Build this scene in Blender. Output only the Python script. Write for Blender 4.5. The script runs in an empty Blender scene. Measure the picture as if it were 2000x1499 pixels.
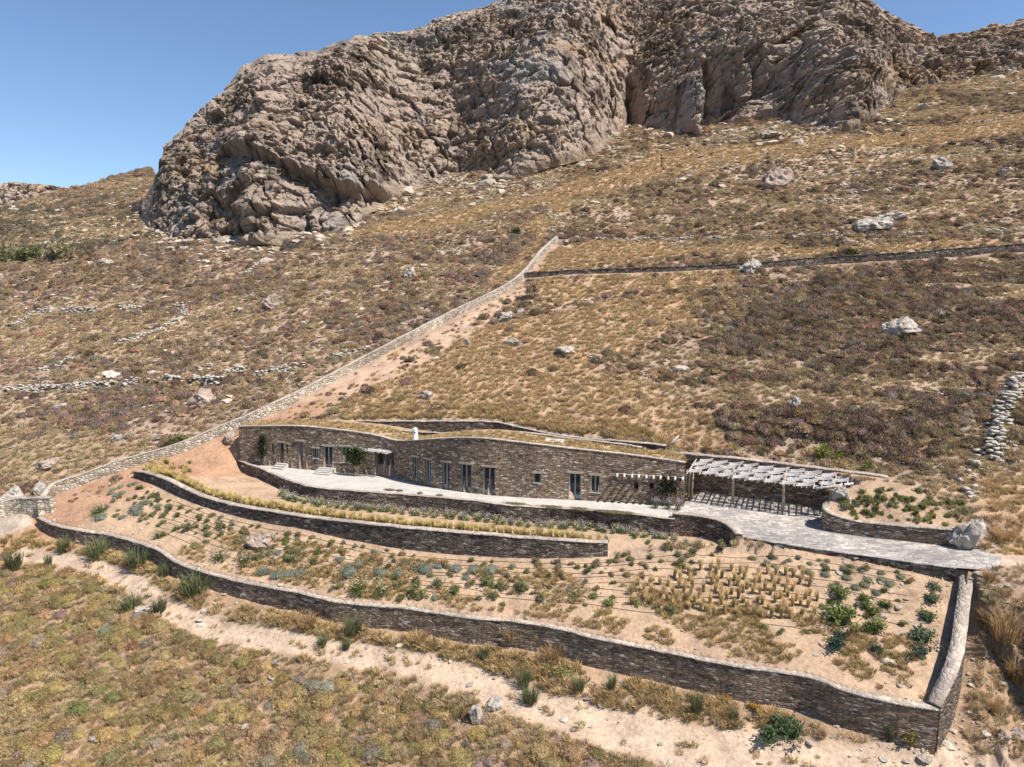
import bpy, math, random
import numpy as np
from mathutils import Vector
random.seed(7)
RNG = np.random.default_rng(11)
scene = bpy.context.scene
COL = scene.collection

# ------------------------------------------------------------------ camera
F = 1333.0; H = 17.5; PIT = math.radians(8.0)
CP, SP = math.cos(PIT), math.sin(PIT)
cam_d = bpy.data.cameras.new('camera'); cam = bpy.data.objects.new('camera', cam_d); COL.objects.link(cam)
cam.location = (0, 0, H); cam.rotation_euler = (math.radians(90 - 8.0), 0, 0)
cam_d.sensor_width = 36; cam_d.lens = 36 * F / 2000; cam_d.clip_end = 3000; cam_d.clip_start = 0.5
scene.camera = cam
scene.render.resolution_x = 1024; scene.render.resolution_y = 767
# ------------------------------------------------------------------ light
SUN_EL = math.radians(56); SUN_AZ = math.atan2(-0.44, 0.90)
sd = Vector((math.cos(SUN_EL) * math.cos(SUN_AZ), math.cos(SUN_EL) * math.sin(SUN_AZ), math.sin(SUN_EL)))
world = bpy.data.worlds.new('World'); scene.world = world; world.use_nodes = True
wn = world.node_tree; wn.nodes.clear()
wo = wn.nodes.new('ShaderNodeOutputWorld'); wb = wn.nodes.new('ShaderNodeBackground')
sk = wn.nodes.new('ShaderNodeTexSky'); sk.sky_type = 'NISHITA'; sk.sun_disc = False
sk.sun_elevation = SUN_EL; sk.sun_rotation = math.pi / 2 - SUN_AZ
sk.air_density = 1.0; sk.dust_density = 0.35; sk.ozone_density = 4.6; sk.altitude = 700
wb.inputs[1].default_value = 0.095
wn.links.new(sk.outputs[0], wb.inputs[0]); wn.links.new(wb.outputs[0], wo.inputs[0])
sl = bpy.data.lights.new('sun', 'SUN'); sl.energy = 4.7; sl.angle = math.radians(0.5); sl.color = (1.0, 0.945, 0.86)
so = bpy.data.objects.new('sun', sl); COL.objects.link(so); so.rotation_euler = sd.to_track_quat('Z', 'Y').to_euler()
so.location = (60, -20, 120)
scene.view_settings.view_transform = 'Standard'; scene.view_settings.look = 'None'
scene.view_settings.exposure = 0.72; scene.view_settings.gamma = 1

# ------------------------------------------------------------------ pixel helpers (metres in the world)
A_, B_, C_ = 4.6, 0.38, 0.35
def T(py): return np.tan(PIT + np.arctan((np.asarray(py, float) - 749.5) / F))
def plane(x, y): return A_ + B_ * (y + C_ * (x + 2) - 65)
def kx(px, py): return (np.asarray(px, float) - 1000) / F * (CP + T(py) * SP)
def PY_(px, py, Y): return np.array([kx(px, py) * Y, Y, H - Y * T(py)])
def PZ(px, py, z):
    Y = (H - z) / T(py); return np.array([kx(px, py) * Y, Y, z])
def PL(px, py, off=0.0):
    k = kx(px, py); t = T(py)
    Y = (H - off - A_ + 65 * B_ - 2 * B_ * C_) / (B_ * (1 + C_ * k) + t)
    return np.array([k * Y, Y, H - t * Y])
def zat(py, Y): return H - Y * T(py)
def proj(x, y, z):
    s = y * CP + (H - z) * SP
    return 1000 + F * x / s, 749.5 + F * ((H - z) * CP - y * SP) / s

# ------------------------------------------------------------------ noise
def _h(ix, iy, iz, s):
    n = (ix.astype(np.int64) * 374761393 + iy.astype(np.int64) * 668265263 + iz.astype(np.int64) * 2147483647 + s * 974634777) & 0xffffffff
    n = ((n ^ (n >> 13)) * 1274126177) & 0xffffffff
    n = ((n ^ (n >> 16)) * 2246822519) & 0xffffffff
    n = n ^ (n >> 15)
    return (n & 0xffffff).astype(np.float32) / 16777216.0
def vn(x, y, z, s=0):
    x = np.asarray(x, np.float64); y = np.asarray(y, np.float64); z = np.broadcast_to(np.asarray(z, np.float64), x.shape)
    ix, iy, iz = np.floor(x), np.floor(y), np.floor(z)
    fx, fy, fz = x - ix, y - iy, z - iz
    fx = fx * fx * (3 - 2 * fx); fy = fy * fy * (3 - 2 * fy); fz = fz * fz * (3 - 2 * fz)
    r = 0
    for a in (0, 1):
        wx = fx if a else 1 - fx
        for b in (0, 1):
            wy = fy if b else 1 - fy
            for c in (0, 1):
                wz = fz if c else 1 - fz
                r = r + wx * wy * wz * _h(ix + a, iy + b, iz + c, s)
    return r * 2 - 1
def vn2(x, y, s=0):
    x = np.asarray(x, np.float64); y = np.asarray(y, np.float64)
    ix, iy = np.floor(x), np.floor(y); fx, fy = x - ix, y - iy
    fx = fx * fx * (3 - 2 * fx); fy = fy * fy * (3 - 2 * fy); z = np.zeros_like(ix)
    return ((1 - fx) * (1 - fy) * _h(ix, iy, z, s) + fx * (1 - fy) * _h(ix + 1, iy, z, s)
            + (1 - fx) * fy * _h(ix, iy + 1, z, s) + fx * fy * _h(ix + 1, iy + 1, z, s)) * 2 - 1
def fbm2(x, y, o=4, s=0):
    r = 0; a = 1; t = 0
    for i in range(o):
        r = r + a * vn2(x * 2 ** i + 17.3 * i, y * 2 ** i - 9.1 * i, s + i); t += a; a *= 0.5
    return r / t
def fbm3(x, y, z, o=4, s=0):
    r = 0; a = 1; t = 0
    for i in range(o):
        r = r + a * vn(x * 2 ** i + 5.3 * i, y * 2 ** i, z * 2 ** i, s + i); t += a; a *= 0.5
    return r / t
def worley(x, y, z, s=0):
    """F1, F2 and, for the nearest cell, random tilt facet value and random id"""
    bx, by, bz = np.floor(x - 0.5), np.floor(y - 0.5), np.floor(z - 0.5)
    f1 = np.full(x.shape, 9.0); f2 = np.full(x.shape, 9.0); fac = np.zeros(x.shape); rid = np.zeros(x.shape)
    for a in (0, 1):
        for b in (0, 1):
            for c in (0, 1):
                ix, iy, iz = bx + a, by + b, bz + c
                rx, ry, rz = _h(ix, iy, iz, s + 1), _h(ix, iy, iz, s + 2), _h(ix, iy, iz, s + 3)
                dx, dy, dz = x - ix - 0.1 - 0.8 * rx, y - iy - 0.1 - 0.8 * ry, z - iz - 0.1 - 0.8 * rz
                d = np.sqrt(dx * dx + dy * dy + dz * dz)
                q1, q2, q3 = _h(ix, iy, iz, s + 4) - .5, _h(ix, iy, iz, s + 5) - .5, _h(ix, iy, iz, s + 6) - .5
                fv = dx * q1 + dy * q2 + dz * q3
                m = d < f1
                f2 = np.where(m, f1, np.minimum(f2, d)); f1 = np.where(m, d, f1)
                fac = np.where(m, fv, fac); rid = np.where(m, rx * 0.37 + ry * 0.63, rid)
    return f1, f2, fac, rid
def sstep(a, b, x):
    t = np.clip((x - a) / (b - a), 0, 1); return t * t * (3 - 2 * t)

# ------------------------------------------------------------------ curves
def catmull(P, step=0.5):
    P = np.asarray(P, float); n = len(P); out = []
    for i in range(n - 1):
        p0 = P[max(i - 1, 0)]; p1 = P[i]; p2 = P[i + 1]; p3 = P[min(i + 2, n - 1)]
        L = np.linalg.norm((p2 - p1)[:2]); m = max(1, int(round(L / step)))
        for k in range(m):
            t = k / m
            q = 0.5 * ((2 * p1) + (-p0 + p2) * t + (2 * p0 - 5 * p1 + 4 * p2 - p3) * t * t + (-p0 + 3 * p1 - 3 * p2 + p3) * t ** 3)
            out.append(q)
    out.append(P[-1]); return np.array(out)
def arclen(P):
    return np.concatenate([[0], np.cumsum(np.linalg.norm(np.diff(P[:, :2], axis=0), axis=1))])
def normals2(P):
    t = np.gradient(P[:, :2], axis=0); t /= np.linalg.norm(t, axis=1)[:, None] + 1e-9
    return np.stack([-t[:, 1], t[:, 0]], 1)      # left of travel
def offset(P, d):
    Q = P.copy(); Q[:, :2] += normals2(P) * d; return Q
def inpoly(x, y, poly):
    poly = np.asarray(poly)[:, :2]; c = np.zeros(x.shape, bool); n = len(poly)
    x0, y0 = poly[:, 0].min(), poly[:, 1].min(); x1, y1 = poly[:, 0].max(), poly[:, 1].max()
    m = (x > x0) & (x < x1) & (y > y0) & (y < y1)
    if not m.any(): return c
    xs, ys = x[m], y[m]; cc = np.zeros(xs.shape, bool)
    for i in range(n):
        a, b = poly[i], poly[(i + 1) % n]
        if a[1] == b[1]: continue
        k = (a[1] > ys) != (b[1] > ys)
        cc ^= k & (xs < (b[0] - a[0]) * (ys - a[1]) / (b[1] - a[1]) + a[0])
    c[m] = cc; return c
def near(x, y, P, vals=None):
    """distance to polyline P and the value interpolated at the nearest point"""
    best = np.full(x.shape, 1e9); v = np.zeros(x.shape)
    for i in range(len(P) - 1):
        ax, ay = P[i, :2]; bx, by = P[i + 1, :2]; dx, dy = bx - ax, by - ay; L = dx * dx + dy * dy + 1e-9
        t = np.clip(((x - ax) * dx + (y - ay) * dy) / L, 0, 1)
        d = (x - ax - t * dx) ** 2 + (y - ay - t * dy) ** 2
        m = d < best; best = np.where(m, d, best)
        if vals is not None: v = np.where(m, vals[i] + t * (vals[i + 1] - vals[i]), v)
    return np.sqrt(best), v

# lower retaining wall: front top edge lies on the slope plane
LW_px = [(72,1012),(99,1026),(150,1038),(210,1047),(270,1063),(309,1077),(339,1098),(375,1113),(450,1134),(510,1147),(600,1164),(650,1177),(740,1187),(800,1192),(920,1210),(1000,1216),(1100,1233),(1150,1246),(1300,1277),(1450,1306),(1550,1320),(1600,1332),(1650,1352),(1707,1367),(1780,1382),(1834,1391)]
LW = catmull([PL(*p) for p in LW_px], 0.6)
# height of the wall (foot below the top)
LW_drop = np.interp(np.linspace(0, 1, len(LW)), [0, .05, .3, .6, .85, 1], [0.9, 1.2, 1.2, 1.7, 2.05, 2.1])
# cross wall centre line
CW = catmull([PL(1890,1115,.22), PL(1879,1200,.45), PL(1869,1270,.6), PL(1850,1325,.55), PL(1824,1377,.1)], 0.6)
# middle wall: foot on the slope plane
MW_px = [(261,934,921),(290,943,926),(318,954,935),(350,970,950),(390,987,969),(450,1005,986),(510,1020,997),(600,1036,1011),(650,1048,1017),(720,1062,1025),(800,1075,1033),(880,1083,1040),(950,1088,1046),(1030,1091,1052),(1100,1091,1057),(1187,1088,1062)]
mwl = []
for px, pf, pt in MW_px:
    q = PL(px, pf); mwl.append([q[0], q[1], q[2], zat(pt, q[1])])
MW = catmull(mwl, 0.6)
# terrace wall: top at z = 0.03
TW_px = [(445,884,.75,-.6),(467,900,.1+.2,-.8),(490,909,.12,-1.0),(512,917,.05,-1.0),(545,932,.03,-1.05),(580,944,.03,-1.1),(615,952,.03,-1.2),(690,959,.03,-1.35),(790,966,.03,-1.4),(940,980,.03,-1.4),(990,987,.03,-1.4),(1150,997,.03,-1.4),(1240,1005,.03,-1.35),(1305,1013,.03,-1.3),(1318,1014.5,.03,-1.3)]
twl = []
for px, pt, z, zf in TW_px:
    q = PZ(px, pt, z); twl.append([q[0], q[1], zf, z])
TW = catmull(twl, 0.6)
# curved end wall of the drive
DW_px = [(1313,1004,.38,-1.3),(1345,1007,.38,-1.2),(1380,1012,.36,-1.1),(1408,1020,.34,-1.0),(1424,1030,.3,-.95),(1437,1044,.25,-.95)]
dwl = []
for px, pt, z, zf in DW_px:
    q = PZ(px, pt, z); dwl.append([q[0], q[1], zf, z])
DW = catmull(dwl, 0.4)
# facade plan
FC_px = [(470,66.8,834),(520,66.0,833),(585,64.7,833),(640,63.7,838),(700,62.9,845),(740,62.3,852),(757,62.0,857),(772,61.5,861),(790,60.7,862),(812,59.7,861),(837,58.8,859),(871,57.8,857),(910,56.95,856),(955,56.2,858),(990,55.85,862),(1040,55.4,868),(1115,54.9,877),(1240,53.95,891),(1336,53.1,905)]
fcl = []
for px, Y, pt in FC_px:
    k = (px - 1000) / F * (Y * CP + H * SP); fcl.append([k, Y, 0.0, zat(pt, Y)])
FC = catmull(fcl, 0.4)
# back parapet and the wall behind the house
BP_px = [(655,829,68.6),(700,834,67.6),(750,841,66.5),(800,848,65.0),(870,851,62.6),(920,850,61.4),(950,849,60.8),(1002,848.5,60.2),(1060,854,59.4),(1115,862,58.6),(1180,869,57.7),(1253,879,56.6)]
BP = catmull([np.append(PY_(px, py, Y)[:2], [3.0, zat(py, Y)]) for px, py, Y in BP_px], 0.6)
RW_px = [(690,824),(740,824.5),(820,824.5),(900,824.5),(955,825),(985,829),(1040,842),(1115,855),(1215,864),(1300,872)]
rwl = []
for px, py in RW_px:
    q = PL(px, py); rwl.append([q[0], q[1], 2.6, q[2]])
RW = catmull(rwl, 0.6)
# posts line and back wall of the big pergola
P1 = PZ(1430,985,0); P2 = PZ(1529,999,0)
pd = (P2 - P1)[:2]; pd /= np.linalg.norm(pd); pn = np.array([-pd[1], pd[0]])       # pn points away from camera
def pg(a, b): # pergola coordinates: a metres along from P1, b metres back
    return P1[:2] + pd * a + pn * b
BWd = 2.35
bwl = []
for px, py in [(1352,889),(1430,896),(1500,904),(1600,916),(1700,928),(1735,933)]:
    # intersect vertical plane of back wall with the pixel column
    k = kx(px, py); o = pg(0, BWd)
    a = (o[0] - k * o[1]) / (k * pd[1] - pd[0]); q = pg(a, BWd); bwl.append([q[0], q[1], -0.2, zat(py, q[1])])
b0 = PY_(1306, 886, 57.9)
BW = catmull([[b0[0], b0[1], 1.0, b0[2]], [bwl[0][0]-.6, bwl[0][1]+.28, -.2, bwl[0][3]]] + bwl, 0.5)
# planter wall
PW_px = [(1693,946,50.4,0.5),(1652,960,49.9,.2),(1624,975,49.3,-.1),(1608,985,48.7,-.1),(1606,994,48.2,-.1),(1618,1004,47.6,-.1),(1645,1013,47.05,-.1),(1690,1022,46.4,-.1),(1740,1027,45.7,-.05),(1790,1031,45.1,0),(1862,1036,44.1,.05)]
PW = catmull([np.append(PY_(px, py, Y)[:2], [zf, zat(py, Y)]) for px, py, Y, zf in PW_px], 0.4)
# drive polygon
pv_z = lambda x: 0.0 * x + 0.2 * sstep(24, 31, x)
drv_low = [PZ(1437,1047,0), PZ(1500,1058,0), PZ(1600,1073,0), PZ(1700,1086,0.05), PZ(1800,1099,.12), PZ(1868,1107,.2), PZ(1915,1112,.2), PZ(1952,1114,.2)]
drv_low = catmull(drv_low, 1.0)
drv_poly = np.array([q[:2] for q in offset(drv_low, .15)] + [PZ(1940,1082,.2)[:2], PZ(1905,1072,.2)[:2]] + [q[:2] for q in offset(PW, .22)[::-1]][:-2] + [q[:2] for q in offset(BW, .25)[::-1]][8:] + [FC[-1,:2]] + [PZ(1290,988,0)[:2]] + [q[:2] for q in offset(DW, .2)])
ter_poly = np.array([q[:2] for q in offset(TW, .2)] + [offset(DW,.2)[0][:2]] + [PZ(1335,992,0)[:2]] + [q[:2] for q in offset(FC,.2)[::-1]])
house_poly = np.array([q[:2] for q in offset(FC, .25)] + [b0[:2]] + [q[:2] for q in offset(RW, .25)[::-1]])
bedA_poly = np.array([q[:2] for q in offset(MW, .25)] + [PL(1300,1062)[:2], PL(1425,1066)[:2]] + [q[:2] for q in offset(DW, .2)[::-1]] + [q[:2] for q in offset(TW, .25)[::-1]])
openA = [np.array([MW[0,:2], TW[0,:2]]), np.array([MW[-1,:2], PL(1300,1062)[:2], PL(1425,1066)[:2]])]
# everything in front of the lower wall / right of the cross wall
cwR = offset(CW, .12)[::-1]      # from the corner up
low_curve = np.vstack([[[-140, 62]], [[-60, 50]], [LW[0,:2] + [-1.2, 1.0]], offset(LW, .25)[:, :2], [CW[-1,:2] + [.42, -.15]], cwR[:, :2], [PZ(1935,1130,.1)[:2]], [PZ(2005,1140,.1)[:2]], [[60, 36]], [[150, 10]]])
low_drop = np.concatenate([[0], [0], [0.2], LW_drop, [2.2], np.interp(np.linspace(0,1,len(cwR)), [0,.4,.8,1], [2.3,2.4,1.2,.5]), [.1], [.1], [.3], [1.5]])
ROADC = np.array([PZ(1935,1096,.2)[:2], PZ(1975,1100,.2)[:2], PZ(2060,1106,.2)[:2], PZ(2300,1110,.2)[:2]])
low_poly = np.vstack([low_curve, [[150, -60]], [[-200, -60]], [[-200, 62]]])
bedB_top = catmull([PL(261,936), PL(390,989), PL(510,1022), PL(650,1050), PL(800,1077), PL(950,1090), PL(1100,1093), PL(1187,1090), PL(1300,1075), PL(1430,1070), PL(1500,1066), PL(1600,1079), PL(1700,1092), PL(1868,1113)], 1.0)
bedB_poly = np.vstack([bedB_top[:, :2], CW[:, :2], LW[::-1, :2]])

# long boundary wall (face turned to us)
LB_px = [(1090,474),(1060,502),(1026,543),(985,574),(900,616),(800,668),(700,721),(640,754),(580,785),(500,824),(430,853),(370,880),(320,897),(250,916),(200,934),(150,952),(112,964),(97,980),(88,1004)]
LB = catmull([PL(*p) for p in LB_px], 1.0)
LBd = catmull([PL(*p) for p in [(100,1003),(55,1004),(20,1006),(-60,1040)]], 1.0)
red_path = catmull([PL(*p) for p in [(1015,572),(930,625),(860,665),(790,705),(700,745),(600,800),(500,845),(430,878),(330,912),(250,940),(190,970),(130,1000),(60,1040),(0,1070)]], 1.5)
red_w = np.interp(np.linspace(0, 1, len(red_path)), [0, .2, .45, .6, .8, 1], [1.2, 2.2, 2.4, 2.0, 2.4, 4.0])
track = catmull([PL(px, py, -1.3) for px, py in [(40,1085),(150,1100),(250,1135),(330,1190),(430,1228),(600,1256),(750,1278),(880,1303),(1000,1342),(1100,1378),(1250,1415),(1450,1450),(1700,1482),(2000,1499)]], 1.5)
track_w = np.interp(np.linspace(0, 1, len(track)), [0, .3, .6, 1], [.8, .9, 1.0, 1.9])

# cliff outline in the photograph, as base and skyline per column
CB = np.array([(240,392),(262,405),(285,440),(330,466),(440,474),(560,466),(680,446),(715,415),(755,388),(800,366),(870,356),(950,352),(1020,338),(1100,318),(1170,290),(1205,258),(1240,242),(1310,250),(1400,263),(1470,258),(1540,246),(1600,258),(1650,250),(1700,226),(1740,195),(1790,165),(1860,150),(1930,140),(2000,132),(2100,122)], float)
CR = np.array([(240,398),(262,396),(285,386),(300,362),(311,330),(320,290),(345,262),(375,226),(395,212),(420,192),(455,168),(478,137),(520,120),(560,113),(600,107),(660,95),(705,80),(740,68),(790,62),(830,50),(850,38),(905,22),(975,5),(1000,-8),(1100,-35),(1300,-55),(1500,-50),(1650,-22),(1698,2),(1720,20),(1770,42),(1800,58),(1830,68),(1880,65),(1905,58),(1945,46),(1968,50),(2000,38),(2100,20)], float)
def capT(px):
    """tangent (downwards) at which the open slope stops: skyline on the left, cliff foot elsewhere"""
    sky = np.interp(px, [-600, 0, 60, 150, 190, 230, 300, 320], [430, 402, 388, 368, 358, 347, 321, 318])
    foot = np.interp(px, CB[:, 0], CB[:, 1]) - 16
    w = sstep(288, 345, px); return T(sky * (1 - w) + foot * w)

def terrain(x, y, detail=True):
    x = np.asarray(x, float); y = np.asarray(y, float)
    z = plane(x, y)
    # ridge cap
    k = x / np.maximum(y, 1)
    pxa = 1000 + F * k / (CP + (-0.15) * SP)
    for _ in range(2):
        tc = capT(pxa); pxa = 1000 + F * k / (CP + tc * SP)
    Yc = (H - A_ + 65 * B_ - 2 * B_ * C_) / (B_ * (1 + C_ * k) + tc)
    over = y - Yc
    zc = H - tc * Yc
    z = np.where(over > 0, zc - np.where(pxa < 300, .25, 0.02) * over, z)
    dist = np.sqrt((x / 1.3) ** 2 + (y - 52) ** 2)
    amp = sstep(28, 75, dist)
    if detail:
        z = z + amp * (1.3 * fbm2(x / 22, y / 22, 4, 3) + .18 * fbm2(x / 2.2, y / 2.2, 3, 5)) + .05 * fbm2(x / 1.1, y / 1.1, 3, 9)
        # terraces stepping the open hillside
        u = (y + 0.28 * x) / 13.0 + .35 * fbm2(x / 40, y / 40, 2, 31)
        st = u - np.floor(u)
        z = z + sstep(75, 110, dist) * (1 - sstep(150, 190, dist)) * 1.1 * (st - sstep(.9, 1.0, st) * 1.0 - .4)
    # foreground below the wall
    m = inpoly(x, y, low_poly)
    if m.any():
        xm, ym = x[m], y[m]
        d, v = near(xm, ym, low_curve, low_drop)
        dt, tw = near(xm, ym, track, track_w)
        _, sf = near(xm, ym, low_curve, (np.arange(len(low_curve)) > len(LW) + 3 + len(cwR) - 2).astype(float))
        v = v * (1 - sf + sf * sstep(0, 5, d))
        zz = plane(xm, ym) - v
        bank = sstep(20, 25, xm - .55 * (ym - 36)) * sstep(24, 30, ym)
        r1 = fbm2(xm / 2.2, ym / 4.0, 4, 41); st2 = np.floor(r1 * 3) / 3
        n = .25 * fbm2(xm / 5, ym / 5, 3, 21) * sstep(1, 4, d) + .1 * fbm2(xm / .8, ym / .8, 2, 23)
        n = n + bank * (.9 * r1 + .8 * st2 + .22 * fbm2(xm / .5, ym / .5, 2, 43)) * sstep(.3, 1.6, d)
        n = n * (1 - .8 * (dt < tw) * (1 - bank)) - .12 * (1 - sstep(tw - .5, tw + .4, dt))
        z[m] = zz + n
    # pulls towards the retaining walls' tops
    for P, R, side in ((PW, 4.0, 1), (BW, 6.0, 1)):
        d, v = near(x, y, P, P[:, 3]); q = d < R
        z = np.where(q & ~m, (v - .1) + (z - v + .1) * sstep(0, 1, d / R), z)
    q = inpoly(x, y, bedB_poly)
    if q.any():
        d, v = near(x[q], y[q], CW, np.zeros(len(CW))); z[q] -= .35 * np.exp(-d / 2)
    # ground heaped against the back of the house roof
    d, v = near(x, y, FC, FC[:, 3])
    bh = (y > np.interp(x, FC[:, 0], FC[:, 1])) & (x > FC[0, 0] - .2) & (x < -12) & (d < 12)
    z = np.where(bh, np.maximum(z, v - .2 - .14 * d), z)
    m = inpoly(x, y, house_poly)
    z = np.where(m & (x > -19), np.minimum(z, 2.9), z); z = np.where(m & (x > -19) & (d < 1.2), 1.0, z)
    m = inpoly(x, y, bedA_poly)
    if m.any():
        xm, ym = x[m], y[m]
        TD = np.vstack([TW, DW])
        d1, v1 = near(xm, ym, MW, MW[:, 3]); d2, v2 = near(xm, ym, TD, TD[:, 2])
        t = d1 / (d1 + d2 + 1e-6); za = (v1 - .07) * (1 - t) + v2 * t + .04 * fbm2(xm / .9, ym / .9, 2, 33)
        w = np.ones(xm.shape)
        for o in openA:
            d, _ = near(xm, ym, o); w = np.minimum(w, sstep(0, 3.0, d))
        z[m] = z[m] * (1 - w) + za * w
    q = (x > 5) & (x < 24) & (y > 40) & (y < 56) & (inpoly(x, y, bedA_poly) | inpoly(x, y, bedB_poly))
    d, v = near(x, y, DW, DW[:, 2]); z = np.where(q, v - .1 + (z - v + .1) * sstep(0, 4.5, d), z)
    q = (x > 27) & (y > 32) & (y < 56) & ~inpoly(x, y, bedB_poly)
    if q.any():
        d, _ = near(x[q], y[q], ROADC); w = sstep(1.3, 4.6, d); z[q] = .19 * (1 - w) + z[q] * w
    for P, zz in ((ter_poly, -.25), (drv_poly, None)):
        m = inpoly(x, y, P)
        z = np.where(m, -.25 if zz is not None else pv_z(x) - .25, z)
    # dirt road beyond the drive
    return z

def ground(pxs):
    """hit points of pixel rays with the terrain"""
    out = []
    Ys = 24 * np.exp(np.linspace(0, math.log(460 / 24), 900))
    arr = np.array(pxs, float)
    for i in range(0, len(arr), 200):
        a = arr[i:i + 200]
        k = kx(a[:, 0], a[:, 1])[:, None]; t = T(a[:, 1])[:, None]
        X = k * Ys[None]; Z = H - t * Ys[None]; Yg = np.broadcast_to(Ys[None], X.shape)
        tz = terrain(X.ravel(), Yg.ravel()).reshape(X.shape)
        hit = (Z < tz); j = np.argmax(hit, 1)
        for r in range(len(a)):
            q = max(j[r], 1)
            a0 = Z[r, q - 1] - tz[r, q - 1]; a1 = tz[r, q] - Z[r, q]
            f = a0 / (a0 + a1 + 1e-9); f = min(max(f, 0), 1); Y = Ys[q - 1] + f * (Ys[q] - Ys[q - 1])
            out.append([k[r, 0] * Y, Y, H - t[r, 0] * Y])
    return np.array(out)

# ------------------------------------------------------------------ mesh helpers
def mesh_np(name, V, Fq=None, Ft=None, smooth=False):
    me = bpy.data.meshes.new(name)
    V = np.asarray(V, np.float32); nv = len(V)
    loops = []; starts = []; tot = 0
    if Fq is not None and len(Fq):
        Fq = np.asarray(Fq, np.int32); loops.append(Fq.ravel()); starts.append(np.arange(len(Fq)) * 4); tot = len(Fq) * 4
    if Ft is not None and len(Ft):
        Ft = np.asarray(Ft, np.int32); loops.append(Ft.ravel()); starts.append(np.arange(len(Ft)) * 3 + tot)
    loops = np.concatenate(loops); starts = np.concatenate(starts).astype(np.int32)
    me.vertices.add(nv); me.vertices.foreach_set('co', V.ravel())
    me.loops.add(len(loops)); me.loops.foreach_set('vertex_index', loops.astype(np.int32))
    me.polygons.add(len(starts)); me.polygons.foreach_set('loop_start', starts)
    if smooth: me.polygons.foreach_set('use_smooth', np.ones(len(starts), bool))
    me.update(calc_edges=True); me.validate(); return me
def grid_faces(nr, nc):
    i = np.arange(nr * nc).reshape(nr, nc)
    return np.stack([i[:-1, :-1], i[:-1, 1:], i[1:, 1:], i[1:, :-1]], -1).reshape(-1, 4)
def vcol(me, C, name='col'):
    a = me.attributes.new(name, 'FLOAT_COLOR', 'POINT')
    C4 = np.ones((len(C), 4), np.float32); C4[:, :3] = C; a.data.foreach_set('color', C4.ravel())
def link(name, me, mat=None, parent=None):
    o = bpy.data.objects.new(name, me); COL.objects.link(o)
    if mat is not None: me.materials.append(mat)
    if parent is not None: o.parent = parent
    return o
def tag(o, label=None, cat=None, group=None, kind=None):
    if label: o['label'] = label
    if cat: o['category'] = cat
    if group: o['group'] = group
    if kind: o['kind'] = kind
    return o
def thing(name, label, cat, loc=(0, 0, 0), group=None, rz=0):
    o = bpy.data.objects.new(name, None); COL.objects.link(o); o.location = loc; o.rotation_euler = (0, 0, rz)
    o.empty_display_size = .3
    return tag(o, label, cat, group)
class MB:
    def __init__(s): s.v = []; s.f = []; s.uv = []
    def quad(s, a, b, c, d, uv=None):
        n = len(s.v); s.v += [tuple(a), tuple(b), tuple(c), tuple(d)]; s.f.append((n, n + 1, n + 2, n + 3))
        s.uv += list(uv) if uv else [(0, 0), (1, 0), (1, 1), (0, 1)]
    def box(s, o, ax, ay, az):
        """o corner, three edge vectors"""
        o, ax, ay, az = (np.asarray(q, float) for q in (o, ax, ay, az))
        if np.dot(np.cross(ax, ay), az) < 0: o = o + ax; ax = -ax
        p = [o, o + ax, o + ax + ay, o + ay]; q = [i + az for i in p]
        la, lb, lc = (np.linalg.norm(i) for i in (ax, ay, az))
        s.quad(p[3], p[2], p[1], p[0], [(0, lb), (la, lb), (la, 0), (0, 0)]); s.quad(q[0], q[1], q[2], q[3], [(0, 0), (la, 0), (la, lb), (0, lb)])
        for i in range(4):
            j = (i + 1) % 4; L = (la, lb)[i % 2]
            s.quad(p[i], p[j], q[j], q[i], [(0, 0), (L, 0), (L, lc), (0, lc)])
    def tube(s, pts, r, n=6, cap=True):
        pts = [np.asarray(p, float) for p in pts]; rr = r if hasattr(r, '__len__') else [r] * len(pts)
        base = len(s.v); up = np.array([0, 0, 1.0])
        for i, p in enumerate(pts):
            t = pts[min(i + 1, len(pts) - 1)] - pts[max(i - 1, 0)]; t = t / (np.linalg.norm(t) + 1e-9)
            a = np.cross(t, up if abs(t[2]) < .9 else np.array([1.0, 0, 0])); a /= np.linalg.norm(a); b = np.cross(a, t)
            for k in range(n):
                an = 2 * math.pi * k / n; s.v.append(tuple(p + rr[i] * (math.cos(an) * a + math.sin(an) * b)))
                s.uv.append((k / n, i))
        for i in range(len(pts) - 1):
            for k in range(n):
                k2 = (k + 1) % n
                s.f.append((base + i * n + k, base + (i + 1) * n + k, base + (i + 1) * n + k2, base + i * n + k2))
        if cap:
            s.f.append(tuple(base + k for k in range(n))); s.f.append(tuple(base + (len(pts) - 1) * n + k for k in reversed(range(n))))
    def build(s, name, mat, parent=None, smooth=False):
        me = bpy.data.meshes.new(name); me.from_pydata(s.v, [], s.f); me.update()
        uvl = me.uv_layers.new(name='UVMap')
        li = np.zeros(len(me.loops), np.int32); me.loops.foreach_get('vertex_index', li)
        uvl.data.foreach_set('uv', np.asarray(s.uv, np.float32)[li].ravel())
        if smooth: me.polygons.foreach_set('use_smooth', np.ones(len(me.polygons), bool))
        o = link(name, me, mat, parent)
        if parent is not None: o.matrix_parent_inverse = parent.matrix_world.inverted() if False else o.matrix_parent_inverse
        return o

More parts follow.
